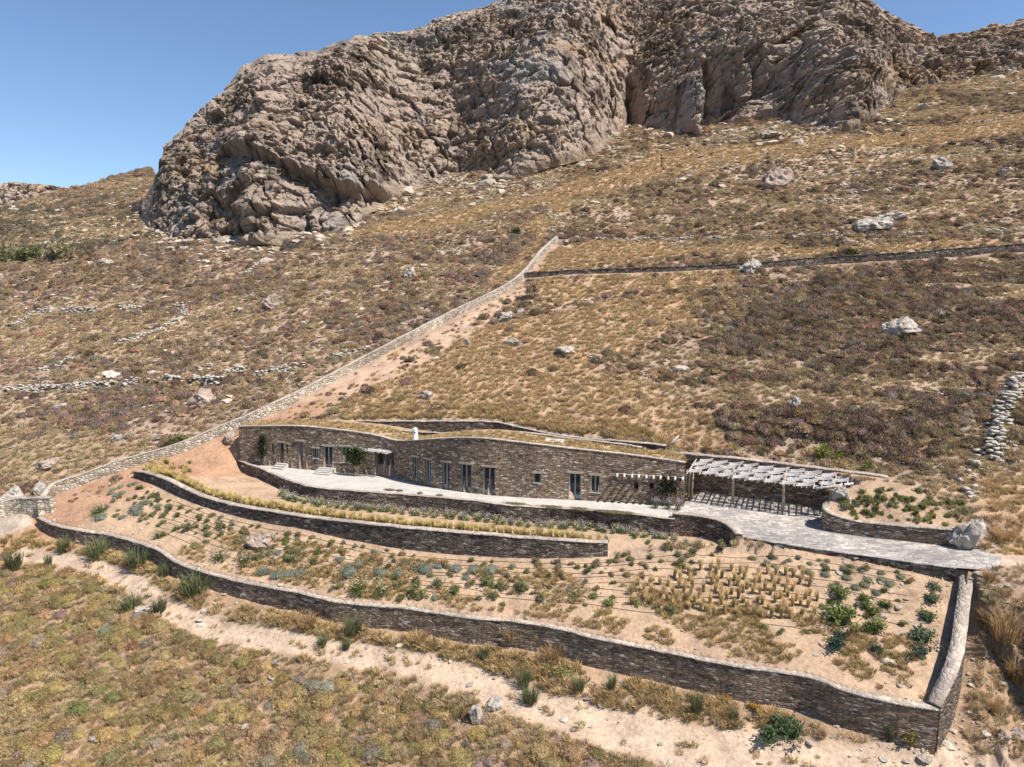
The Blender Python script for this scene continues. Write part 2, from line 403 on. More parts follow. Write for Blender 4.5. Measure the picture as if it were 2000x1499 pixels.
# ------------------------------------------------------------------ materials
def newmat(name, rough=.9, spec=.1):
    m = bpy.data.materials.new(name); m.use_nodes = True; nt = m.node_tree
    b = nt.nodes['Principled BSDF']; b.inputs['Roughness'].default_value = rough
    b.inputs['Specular IOR Level'].default_value = spec
    return m, nt, b
def N(nt, typ, **kw):
    n = nt.nodes.new(typ)
    for k, v in kw.items():
        if k.startswith('i_'):
            n.inputs[int(k[2:]) if k[2:].isdigit() else k[2:]].default_value = v
        else: setattr(n, k, v)
    return n
def ramp(nt, stops, interp='LINEAR'):
    n = nt.nodes.new('ShaderNodeValToRGB'); cr = n.color_ramp; cr.interpolation = interp
    while len(cr.elements) < len(stops): cr.elements.new(0.5)
    for e, (p, c) in zip(cr.elements, stops): e.position = p; e.color = (*c, 1) if len(c) == 3 else c
    return n
def mix(nt, fac, a, b, mode='MIX'):
    n = nt.nodes.new('ShaderNodeMix'); n.data_type = 'RGBA'; n.blend_type = mode
    for i, v in ((0, fac), (6, a), (7, b)):
        if isinstance(v, bpy.types.NodeSocket): nt.links.new(v, n.inputs[i])
        elif i == 0: n.inputs[0].default_value = v
        else: n.inputs[i].default_value = (*v, 1)
    return n.outputs[2]
def stone_mat(name, sx=3.1, sy=8.5, cols=None, joint=(.05, .04, .035), bump=1.0, jw=.06, dist=.04):
    m, nt, b = newmat(name, .85, .25); L = nt.links.new
    uv = N(nt, 'ShaderNodeUVMap'); uv.uv_map = 'UVMap'
    mp = N(nt, 'ShaderNodeMapping'); mp.inputs['Scale'].default_value = (sx, sy, 1); L(uv.outputs[0], mp.inputs[0])
    nz = N(nt, 'ShaderNodeTexNoise', i_Scale=.9, i_Detail=3.0); L(mp.outputs[0], nz.inputs['Vector'])
    va = N(nt, 'ShaderNodeVectorMath', operation='SCALE'); L(nz.outputs['Color'], va.inputs[0]); va.inputs['Scale'].default_value = dist * 12
    vb = N(nt, 'ShaderNodeVectorMath', operation='ADD'); L(mp.outputs[0], vb.inputs[0]); L(va.outputs[0], vb.inputs[1])
    v1 = N(nt, 'ShaderNodeTexVoronoi', voronoi_dimensions='2D', feature='F1', i_Scale=1.0, i_Randomness=.85)
    v2 = N(nt, 'ShaderNodeTexVoronoi', voronoi_dimensions='2D', feature='DISTANCE_TO_EDGE', i_Scale=1.0, i_Randomness=.85)
    L(vb.outputs[0], v1.inputs['Vector']); L(vb.outputs[0], v2.inputs['Vector'])
    v1b = N(nt, 'ShaderNodeTexVoronoi', voronoi_dimensions='2D', feature='F1', i_Scale=.55, i_Randomness=1.0)
    v2b = N(nt, 'ShaderNodeTexVoronoi', voronoi_dimensions='2D', feature='DISTANCE_TO_EDGE', i_Scale=.55, i_Randomness=1.0)
    L(vb.outputs[0], v1b.inputs['Vector']); L(vb.outputs[0], v2b.inputs['Vector'])
    nm = N(nt, 'ShaderNodeTexNoise', i_Scale=.35, i_Detail=2.0); L(mp.outputs[0], nm.inputs['Vector'])
    rm = ramp(nt, [(.55, (0, 0, 0)), (.57, (1, 1, 1))]); L(nm.outputs['Fac'], rm.inputs[0])
    vc = mix(nt, rm.outputs[0], v1.outputs['Color'], v1b.outputs['Color']); vd = mix(nt, rm.outputs[0], v2.outputs['Distance'], v2b.outputs['Distance'])
    se = N(nt, 'ShaderNodeSeparateColor'); L(vc, se.inputs[0])
    cols = cols or [(0, (.13, .095, .075)), (.25, (.25, .18, .135)), (.45, (.34, .255, .19)), (.6, (.28, .22, .17)), (.75, (.44, .29, .175)), (.88, (.46, .39, .33)), (1, (.75, .68, .6))]
    cr = ramp(nt, cols); L(se.outputs[0], cr.inputs[0])
    n2 = N(nt, 'ShaderNodeTexNoise', i_Scale=9.0, i_Detail=5.0, i_Roughness=.7); L(mp.outputs[0], n2.inputs['Vector'])
    c1 = mix(nt, .45, cr.outputs[0], n2.outputs['Fac'], 'OVERLAY')
    n3 = N(nt, 'ShaderNodeTexNoise', i_Scale=.25, i_Detail=3.0); L(uv.outputs[0], n3.inputs['Vector'])
    r3 = ramp(nt, [(.35, (.75, .72, .7)), (.65, (1.15, 1.1, 1.02))]); L(n3.outputs['Fac'], r3.inputs[0])
    c1 = mix(nt, 1.0, c1, r3.outputs[0], 'MULTIPLY')
    jr = ramp(nt, [(0, (0, 0, 0)), (jw, (1, 1, 1))]); L(vd, jr.inputs[0])
    c2 = mix(nt, jr.outputs[0], joint, c1); L(c2, b.inputs['Base Color'])
    # height
    hr = ramp(nt, [(0, (0, 0, 0)), (.18, (.8, .8, .8)), (.5, (1, 1, 1))]); L(vd, hr.inputs[0])
    ma = N(nt, 'ShaderNodeMath', operation='MULTIPLY_ADD'); L(se.outputs[1], ma.inputs[0]); ma.inputs[1].default_value = .6; L(hr.outputs[0], ma.inputs[2])
    mb = N(nt, 'ShaderNodeMath', operation='MULTIPLY_ADD'); L(n2.outputs['Fac'], mb.inputs[0]); mb.inputs[1].default_value = .5; L(ma.outputs[0], mb.inputs[2])
    bp = N(nt, 'ShaderNodeBump', i_Strength=bump, i_Distance=.09); L(mb.outputs[0], bp.inputs['Height']); L(bp.outputs[0], b.inputs['Normal'])
    return m
M = {}
M['stone'] = stone_mat('schist_masonry')  # schist tones lightened in place of stronger sun on the house front
M['stone_shaded'] = stone_mat('schist_masonry_shaded', 2.9, 7.0, [(0, (.07, .055, .05)), (.3, (.13, .10, .085)), (.55, (.19, .15, .12)), (.75, (.22, .18, .15)), (.9, (.30, .26, .22)), (1, (.5, .45, .4))])  # same schist, colour darkened for walls the sun only grazes
M['stone_pale'] = stone_mat('pale_masonry', 3.0, 4.5, [(0, (.28, .22, .17)), (.4, (.42, .36, .29)), (.7, (.5, .45, .38)), (1, (.65, .6, .53))], (.16, .12, .09), .8, .08)
M['coping'] = stone_mat('sunlit_coping_slabs', 3.2, 3.6, [(0, (.32, .27, .23)), (.5, (.42, .36, .31)), (1, (.52, .46, .41))], (.26, .21, .175), .5, .05, .09)  # pale slabs, colour lightened to carry the sun on wall tops
M['paving'] = stone_mat('flagstones', 2.2, 3.4, [(0, (.26, .24, .235)), (.5, (.36, .335, .32)), (1, (.50, .47, .44))], (.18, .16, .15), .35, .05)
def plain(name, c, rough=.8, nscale=6, nstr=.15, bump=.0, spec=.2, coord='Object', c2=None):
    m, nt, b = newmat(name, rough, spec); L = nt.links.new
    tc = N(nt, 'ShaderNodeTexCoord'); nz = N(nt, 'ShaderNodeTexNoise', i_Scale=nscale, i_Detail=5.0, i_Roughness=.65); L(tc.outputs[coord], nz.inputs['Vector'])
    c = np.array(c); lo = c * (1 - nstr * 2) if c2 is None else np.array(c2); hi = c * (1 + nstr * 2)
    r = ramp(nt, [(.3, tuple(lo)), (.7, tuple(hi))]); L(nz.outputs['Fac'], r.inputs[0]); L(r.outputs[0], b.inputs['Base Color'])
    if bump:
        bp = N(nt, 'ShaderNodeBump', i_Strength=bump, i_Distance=.05); L(nz.outputs['Fac'], bp.inputs['Height']); L(bp.outputs[0], b.inputs['Normal'])
    return m
M['concrete'] = plain('terrace_screed', (.43, .40, .365), .8, .9, .08)
M['frame'] = plain('painted_timber_grey', (.27, .31, .32), .6, 20, .1)
M['trim'] = plain('pale_timber_trim', (.55, .54, .5), .7, 15, .1)
M['lintel'] = plain('weathered_lintel', (.42, .35, .29), .9, 9, .2, .4)
M['wood'] = plain('weathered_wood', (.40, .31, .23), .85, 12, .25, .4)
M['reed'] = plain('bleached_reed', (.50, .46, .43), .85, 14, .25, .3)
M['plaster'] = plain('lime_plaster', (.75, .72, .68), .8, 3, .05, .1)
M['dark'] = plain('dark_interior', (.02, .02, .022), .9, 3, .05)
M['hose'] = plain('black_hose', (.06, .045, .04), .6, 3, .1)
M['nook'] = plain('ochre_plaster', (.40, .31, .22), .85, 5, .15, .2)
gm, gnt, gb = newmat('window_glass', .08, .6); gb.inputs['Base Color'].default_value = (.012, .016, .03, 1); M['glass'] = gm

def terrain_mat():
    m, nt, b = newmat('hill_soil', .95, .05); L = nt.links.new
    at = N(nt, 'ShaderNodeAttribute'); at.attribute_name = 'col'
    tc = N(nt, 'ShaderNodeTexCoord')
    n1 = N(nt, 'ShaderNodeTexNoise', i_Scale=.55, i_Detail=8.0, i_Roughness=.72); L(tc.outputs['Object'], n1.inputs['Vector'])
    r1 = ramp(nt, [(.3, (.62, .60, .60)), (.5, (1, 1, 1)), (.72, (1.3, 1.28, 1.22))]); L(n1.outputs['Fac'], r1.inputs[0])
    n2 = N(nt, 'ShaderNodeTexNoise', i_Scale=4.5, i_Detail=5.0, i_Roughness=.75); L(tc.outputs['Object'], n2.inputs['Vector'])
    r2 = ramp(nt, [(.3, (.72, .70, .68)), (.6, (1.1, 1.1, 1.1)), (.75, (1.35, 1.35, 1.3))]); L(n2.outputs['Fac'], r2.inputs[0])
    c = mix(nt, 1.0, at.outputs['Color'], r1.outputs[0], 'MULTIPLY'); c = mix(nt, 1.0, c, r2.outputs[0], 'MULTIPLY')
    L(c, b.inputs['Base Color'])
    ad = N(nt, 'ShaderNodeMath', operation='ADD'); L(n1.outputs['Fac'], ad.inputs[0]); L(n2.outputs['Fac'], ad.inputs[1])
    bp = N(nt, 'ShaderNodeBump', i_Strength=.7, i_Distance=.12); L(ad.outputs[0], bp.inputs['Height']); L(bp.outputs[0], b.inputs['Normal'])
    return m
M['terrain'] = terrain_mat()
def cliff_mat():
    m, nt, b = newmat('cliff_rock', .92, .1); L = nt.links.new
    at = N(nt, 'ShaderNodeAttribute'); at.attribute_name = 'col'
    tc = N(nt, 'ShaderNodeTexCoord')
    n1 = N(nt, 'ShaderNodeTexNoise', i_Scale=.35, i_Detail=9.0, i_Roughness=.75); L(tc.outputs['Object'], n1.inputs['Vector'])
    r1 = ramp(nt, [(.3, (.68, .66, .66)), (.5, (1, 1, 1)), (.7, (1.25, 1.22, 1.16))]); L(n1.outputs['Fac'], r1.inputs[0])
    c = mix(nt, 1.0, at.outputs['Color'], r1.outputs[0], 'MULTIPLY'); L(c, b.inputs['Base Color'])
    v = N(nt, 'ShaderNodeTexVoronoi', feature='DISTANCE_TO_EDGE', i_Scale=.9); L(tc.outputs['Object'], v.inputs['Vector'])
    ad = N(nt, 'ShaderNodeMath', operation='MULTIPLY_ADD'); L(n1.outputs['Fac'], ad.inputs[0]); ad.inputs[1].default_value = 2.0
    mi = N(nt, 'ShaderNodeMath', operation='MINIMUM'); L(v.outputs['Distance'], mi.inputs[0]); mi.inputs[1].default_value = .2; L(mi.outputs[0], ad.inputs[2])
    bp = N(nt, 'ShaderNodeBump', i_Strength=1.0, i_Distance=.9); L(ad.outputs[0], bp.inputs['Height']); L(bp.outputs[0], b.inputs['Normal'])
    return m
M['cliff'] = cliff_mat()
def rock_mat(name, c1, c2, src):
    m, nt, b = newmat(name, .9, .1); L = nt.links.new
    tc = N(nt, 'ShaderNodeTexCoord'); n1 = N(nt, 'ShaderNodeTexNoise', i_Scale=1.6, i_Detail=7.0, i_Roughness=.7); L(tc.outputs['Object'], n1.inputs['Vector'])
    r1 = ramp(nt, [(.35, c1), (.6, c2)]); L(n1.outputs['Fac'], r1.inputs[0])
    out = r1.outputs[0]
    if src:
        a = N(nt, 'ShaderNodeAttribute'); a.attribute_type = 'INSTANCER'; a.attribute_name = 'tint'; out = mix(nt, 1.0, out, a.outputs['Color'], 'MULTIPLY')
    L(out, b.inputs['Base Color'])
    bp = N(nt, 'ShaderNodeBump', i_Strength=.8, i_Distance=.2); L(n1.outputs['Fac'], bp.inputs['Height']); L(bp.outputs[0], b.inputs['Normal'])
    return m
M['boulder'] = rock_mat('boulder_rock', (.27, .23, .19), (.49, .43, .37), False)
M['boulder_brown'] = rock_mat('brown_rock', (.26, .19, .15), (.42, .33, .27), False)
M['rubble'] = rock_mat('rubble_rock', (.30, .26, .22), (.55, .5, .44), True)
M['drystone'] = rock_mat('field_stone', (.24, .21, .18), (.50, .45, .39), False); M['fieldpale'] = rock_mat('pale_field_stone', (.31, .27, .225), (.54, .485, .42), False)
def leaf_mat(name, src, base=(1, 1, 1)):
    m, nt, b = newmat(name, .8, .1); L = nt.links.new
    if src == 'inst':
        a = N(nt, 'ShaderNodeAttribute'); a.attribute_type = 'INSTANCER'; a.attribute_name = 'tint'; c = a.outputs['Color']
    else:
        a = N(nt, 'ShaderNodeObjectInfo'); c = a.outputs['Color']
    tc = N(nt, 'ShaderNodeTexCoord'); nz = N(nt, 'ShaderNodeTexNoise', i_Scale=3.2, i_Detail=4.0); L(tc.outputs['Object'], nz.inputs['Vector'])
    r = ramp(nt, [(.3, (.6, .6, .62)), (.7, (1.35, 1.3, 1.15))]); L(nz.outputs['Fac'], r.inputs[0])
    la = N(nt, 'ShaderNodeAttribute'); la.attribute_name = 'leafc'
    o = mix(nt, 1.0, c, r.outputs[0], 'MULTIPLY'); o = mix(nt, 1.0, o, la.outputs['Color'], 'MULTIPLY')
    L(o, b.inputs['Base Color'])
    tr = N(nt, 'ShaderNodeBsdfTranslucent'); L(o, tr.inputs['Color'])
    mx = N(nt, 'ShaderNodeMixShader'); mx.inputs[0].default_value = .33
    out = nt.nodes['Material Output']; L(b.outputs[0], mx.inputs[1]); L(tr.outputs[0], mx.inputs[2]); L(mx.outputs[0], out.inputs['Surface'])
    return m
M['leaf_i'] = leaf_mat('scrub_leaves', 'inst'); M['leaf_o'] = leaf_mat('plant_leaves', 'obj')

# ------------------------------------------------------------------ terrain mesh and its soil colours
def PP(l, off=0): return np.array([PL(px, py, off)[:2] for px, py in l])
G_grass = [PP([(560,815),(640,770),(720,705),(900,640),(1180,590),(1350,570),(1340,640),(1150,690),(1250,770),(1400,840),(1480,880),(1300,880),(970,820),(700,828)]),
           PP([(600,480),(700,450),(1050,385),(1300,300),(1700,255),(2000,225),(2100,215),(2100,250),(1600,300),(1330,345),(1110,395),(1075,470),(1035,520),(985,560),(960,560),(1040,480),(1055,410),(800,460)]),
           PP([(1095,478),(1400,482),(2100,465),(2100,474),(1500,500),(1040,530)]),
           PP([(1040,540),(1300,535),(1450,530),(1420,560),(1200,570),(1040,590)]),
           PP([(1880,1000),(2000,950),(2100,960),(2100,1090),(1930,1080)])]
G_dark = [PP([(1180,740),(1350,660),(1500,525),(1700,500),(2100,490),(2100,700),(1900,740),(1900,930),(1750,940),(1500,880),(1300,800)]),
          PP([(720,720),(830,690),(800,730),(700,760)])]
def regions(x, y):
    """0..1 masks for grass and scrub, softened by noise"""
    jx = x + 17 * fbm2(x / 11, y / 11, 5, 51); jy = y + 15 * fbm2(x / 11, y / 11, 5, 52)
    g = np.zeros(x.shape, bool); d = np.zeros(x.shape, bool)
    ax = x + 4 * fbm2(x / 7, y / 7, 4, 53); ay = y + 4 * fbm2(x / 7, y / 7, 4, 54)
    for P in G_grass: g |= inpoly(ax, ay, P)
    for P in G_dark: d |= inpoly(jx, jy, P)
    d = d & (band(x, y) < .24) & ~g
    return g, d
def band(x, y):
    u = y + .35 * x; v = x - .35 * y
    return fbm2(u / 5.5 + .6 * fbm2(v / 20, u / 20, 2, 161), v / 34, 3, 162)
def soil_colors(x, y):
    n = fbm2(x / 9, y / 9, 4, 61)[:, None]; n2 = fbm2(x / 1.7, y / 1.7, 3, 62)[:, None]
    straw = np.array([.41, .30, .22]); brown = np.array([.30, .215, .165]); soil = np.array([.42, .295, .20]); red = np.array([.37, .225, .145]); pale = np.array([.49, .37, .275]); oran = np.array([.40, .275, .18])
    bn = band(x, y)[:, None]; C = brown + (straw - brown) * np.clip(.5 + n * .9 + bn * .9 + n2 * .3, 0, 1)
    g, d = regions(x, y)
    C = np.where(g[:, None], oran * (1 + .15 * n2), C)
    C = np.where(d[:, None], np.array([.29, .20, .145]) * (1 + .2 * n2), C)
    low = inpoly(x, y, low_poly)
    C = np.where(low[:, None], np.array([.37, .25, .165]) * (.9 + .25 * n2), C)
    bb = inpoly(x, y, bedB_poly) | inpoly(x, y, bedA_poly)
    C = np.where(bb[:, None], soil * (1 + .07 * n2), C)
    pbed = inpoly(x, y, np.vstack([PW[:, :2], [PL(1890,1000)[:2], PL(1760,945)[:2]]])); C = np.where(pbed[:, None], soil * .97, C)
    pb2 = inpoly(x, y, PP([(1300,868),(1480,872),(1640,915),(1745,935),(1340,905)])); C = np.where(pb2[:, None], soil * np.array([.97, .9, .86]), C)
    d, w = near(x, y, red_path, red_w); e = w + .8 * n2[:, 0]
    k = (1 - sstep(e - .5, e + .5, d))[:, None]
    far = sstep(70, 78, y)[:, None]
    C = C * (1 - k) + k * (red * (1 - far) + np.array([.46, .32, .23]) * far) * (1 + .1 * n2)
    d, w = near(x, y, track, track_w); e = w + .5 * n2[:, 0]
    k = (1 - sstep(e - .5, e + .6, d))[:, None]; C = C * (1 - k) + k * pale * (1 + .06 * n2)
    rd = inpoly(x, y, PP([(1920,1070),(2100,1075),(2100,1130),(1920,1115)])); C = np.where(rd[:, None], pale, C)
    gr = inpoly(x, y, PP([(-80,1000),(50,985),(62,1012),(10,1045),(-80,1070)])); C = np.where(gr[:, None], np.array([.40, .325, .26]) * (1 + .3 * n2), C)
    er = inpoly(x, y, PP([(300,458),(560,452),(560,472),(300,474)])); C = np.where(er[:, None], np.array([.5, .28, .17]), C)
    return np.clip(C, .02, .9)
nr, nc = 760, 900
Yr = 14 * np.exp(np.linspace(0, math.log(430 / 14), nr)); rr = np.linspace(-1, 1, nc); rr = 1.25 * rr
X = Yr[:, None] * rr[None]; Yg = np.broadcast_to(Yr[:, None], X.shape)
x, y = X.ravel(), Yg.ravel()
zt = terrain(x, y)
me = mesh_np('hillside', np.stack([x, y, zt], 1), grid_faces(nr, nc), smooth=True); vcol(me, soil_colors(x, y))
tag(link('hillside', me, M['terrain']), kind='structure')

# ------------------------------------------------------------------ the cliff
def cliff(name, cb, cr, npx, nt_, p0, p1, slope, feats, seed, Yfix=None):
    pxs = np.linspace(p0, p1, npx); back = 40; n_t = nt_ + back
    pb = np.interp(pxs, cb[:, 0], cb[:, 1]) + 6; pr = np.interp(pxs, cr[:, 0], cr[:, 1])
    if Yfix is None:
        B = PL(pxs, pb); Yb, zb = B[1] , B[2]
    else:
        Yb = np.full(npx, Yfix); zb = H - T(pb) * Yb
    # smooth the base distance so the face does not inherit every kink
    kk = np.hanning(61); kk /= kk.sum(); Ys = np.convolve(np.pad(Yb, 30, 'edge'), kk, 'valid')
    tr = -T(pr)
    Yr_ = (zb - H - slope * Ys) / (tr - slope); Yr_ = np.maximum(Yr_, Ys + 3); 
    kk = np.hanning(41); kk /= kk.sum(); Yr_ = np.convolve(np.pad(Yr_, 20, 'edge'), kk, 'valid')
    zr = H + tr * Yr_
    t = np.linspace(0, 1, nt_)[:, None]
    tt = t; am_ = np.interp(pxs, [300, 700, 1000, 1250], [.8, .7, .45, .35])[None]
    Yc = Ys[None] + (Yr_ - Ys)[None] * (am_ * tt + (1 - am_) * tt ** 2.0); zc = (zb - 1.5)[None] + (zr - zb + 1.5)[None] * tt
    # image position of the undisplaced surface, to seat the big features
    pyc = 749.5 + F * np.tan(np.arctan((H - zc) / Yc) - PIT)
    PXg = np.broadcast_to(pxs[None], Yc.shape)
    K = (PXg - 1000) / F * (Yc * CP + (H - zc) * SP)
    Xw, Yw, Zw = K, Yc, zc
    wx = Xw + 1.6 * fbm3(Xw / 9, Yw / 9, Zw / 9, 3, seed); wz = Zw + 1.6 * fbm3(Xw / 9, Yw / 9, Zw / 9, 3, seed + 7)
    # strata tilt
    sx = wx * .94 + wz * .34; sz = wz * .94 - wx * .34
    d = 4.0 * (.5 - np.abs(fbm3(wx / 30, Yw / 30, wz / 30, 3, seed + 11))) 
    f1, f2, fac, rid = worley(sx / 13, Yw / 13, sz / 11, seed + 20)
    d += 2.6 * fac + 2.2 * (rid - .5) - 1.5 * np.exp(-(f2 - f1) / .05)
    f1, f2, fac, rid = worley(wx / 5.4, Yw / 5.4, wz / 4.6, seed + 40)
    d += 2.2 * fac + 2.2 * (rid - .5) - .9 * np.exp(-(f2 - f1) / .06)
    amp_ = .45 + .9 * sstep(-.35, .3, fbm3(Xw / 15, Yw / 15, Zw / 15, 3, seed + 55))
    f1, f2, fac, rid = worley(wx / 2.3, Yw / 2.3, wz / 2.0, seed + 60)
    d += amp_ * (1.5 * fac + 1.7 * (rid - .5) - .3 * np.exp(-(f2 - f1) / .1))
    f1, f2, fac, rid = worley(Xw / 1.0, Yw / 1.0, Zw / .85, seed + 70)
    d += amp_ * (.8 * fac + .9 * (rid - .5))
    rg_ = fbm3(Xw / 7 + 3, Yw / 7, Zw / 12, 4, seed + 85); d -= 2.6 * np.exp(-(rg_ / .045) ** 2) * sstep(-.2, .2, fbm3(Xw / 25, Yw / 25, Zw / 25, 2, seed + 88))
    d += 1.5 * fbm3(Xw / 3.2, Yw / 3.2, Zw / 3.2, 5, seed + 80)
    d = d - np.median(d)
    df = 0
    for fn in feats: df = df + fn(PXg, pyc)
    edge = sstep(-.02, .10, t); ends = .2 + .8 * sstep(p0 + 20, p0 + 150, PXg)
    crest = 1 - .6 * sstep(.8, .97, t)
    d = d * edge * ends * crest + df * ends * crest * sstep(-.05, .03, t)
    dirv = np.array([0, -.93, .36])
    Xw = Xw + .5 * vn(wx / 1.5, Yw / 1.5, wz / 1.5, seed + 90); Yw = Yw + d * dirv[1]; Zw = Zw + d * dirv[2] * .8
    # back slope
    bt = np.linspace(0, 1, back + 1)[1:, None]
    Xb = Xw[-1][None] * (1 + .25 * bt); Yb2 = Yw[-1][None] + 60 * bt; Zb = Zw[-1][None] - 55 * bt ** 1.3
    V = np.stack([np.vstack([Xw, Xb]).ravel(), np.vstack([Yw, Yb2]).ravel(), np.vstack([Zw, Zb]).ravel()], 1)
    me = mesh_np(name, V, grid_faces(n_t, npx))
    n1 = fbm3(V[:, 0] / 14, V[:, 1] / 14, V[:, 2] / 14, 4, 5)[:, None]; n2 = fbm3(V[:, 0] / 4, V[:, 1] / 4, V[:, 2] / 4, 3, 6)[:, None]; n3 = fbm3(V[:, 0] / 25, V[:, 1] / 25, V[:, 2] / 9, 3, 8)[:, None]
    C = np.array([.46, .355, .29]) * (1 + .28 * n2)
    C = C + sstep(.15, .5, n1) * (np.array([.43, .39, .365]) - C) * .8
    C = C + sstep(.1, .5, n3) * (np.array([.47, .31, .19]) - C) * .6
    n4 = fbm3(V[:, 0] / 5, V[:, 1] / 5, V[:, 2] / 22, 4, 12)[:, None]; C = C * (1 - .5 * sstep(.08, .42, n4))
    # tufts of dry scrub where the rock lies back
    Zg = np.vstack([Zw, Zb]); Yq = np.vstack([Yw, Yb2]); gz = np.gradient(Zg, axis=0); gy = np.gradient(Yq, axis=0)
    flat = (gz / (np.abs(gy) + 1e-3) < .55) & (gy > 0); flat = flat.ravel()[:, None] * sstep(-.1, .25, n2)
    C = C + flat * (np.array([.27, .22, .12]) - C) * .7
    tb_ = np.repeat(np.concatenate([t[:, 0], np.ones(back)]), npx)[:, None]; C = C + (1 - sstep(.0, .07, tb_ + .05 * n2)) * (np.array([.38, .28, .20]) - C) * .8
    okk = np.where((flat[:, 0] > .35) & (tb_[:, 0] < .97))[0]
    cliff.ledge = getattr(cliff, 'ledge', []) + [V[RNG.choice(okk, min(2600, len(okk)), replace=False)]] if len(okk) and Yfix is None else getattr(cliff, 'ledge', [])
    vcol(me, np.clip(C, .05, .7)); return link(name, me, M['cliff'])
def f_gully(px, py): return -11 * np.exp(-((px - 1232 - (py - 150) * .05) / 11) ** 2) * sstep(120, 190, py)
def f_butt(px, py):
    w = sstep(85, 150, py + (px - 1500) * .05)
    up = np.clip((px - 1395) / 250, 0, 1)
    rec = -19 * (1 - up) * sstep(1368, 1396, px) * w
    left = 5 * np.exp(-((px - 1340) / 30) ** 2) * sstep(150, 185, py)
    return rec + left + 5 * np.exp(-((px - 1665) / 50) ** 2) * w
def f_band(px, py):
    ly = np.interp(px, [400, 450, 560, 640, 700, 770], [285, 300, 330, 365, 385, 398])
    m = sstep(410, 470, px) * (1 - sstep(740, 790, px))
    s = ly - py          # above the line positive
    return m * (3.2 * sstep(-6, 4, s) * (1 - sstep(10, 70, s)) - 3 * sstep(-6, 4, -s) * (1 - sstep(8, 45, -s)))
def f_waves(px, py):
    return 5 * np.exp(-((px - 700 - .3 * (py - 200)) / 90) ** 2) - 6 * np.exp(-((px - 900) / 70) ** 2) * sstep(60, 200, py) + 6 * np.exp(-((px - 1080) / 90) ** 2) + 5 * np.exp(-((px - 520) / 50) ** 2)
cl = cliff('rocky_mountain', CB, CR, 1750, 560, 236, 2110, .85, [f_gully, f_butt, f_band, f_waves], 100); tag(cl, kind='structure')
CB2 = np.array([(-300,420),(0,410),(60,396),(110,384),(150,374),(200,372)], float); CR2 = np.array([(-300,366),(-60,360),(0,358),(30,357),(60,359),(100,362),(130,366),(160,373),(200,380)], float)
cl2 = cliff('distant_hill', CB2, CR2, 300, 80, -300, 175, .8, [], 300, Yfix=330.0); tag(cl2, kind='structure')

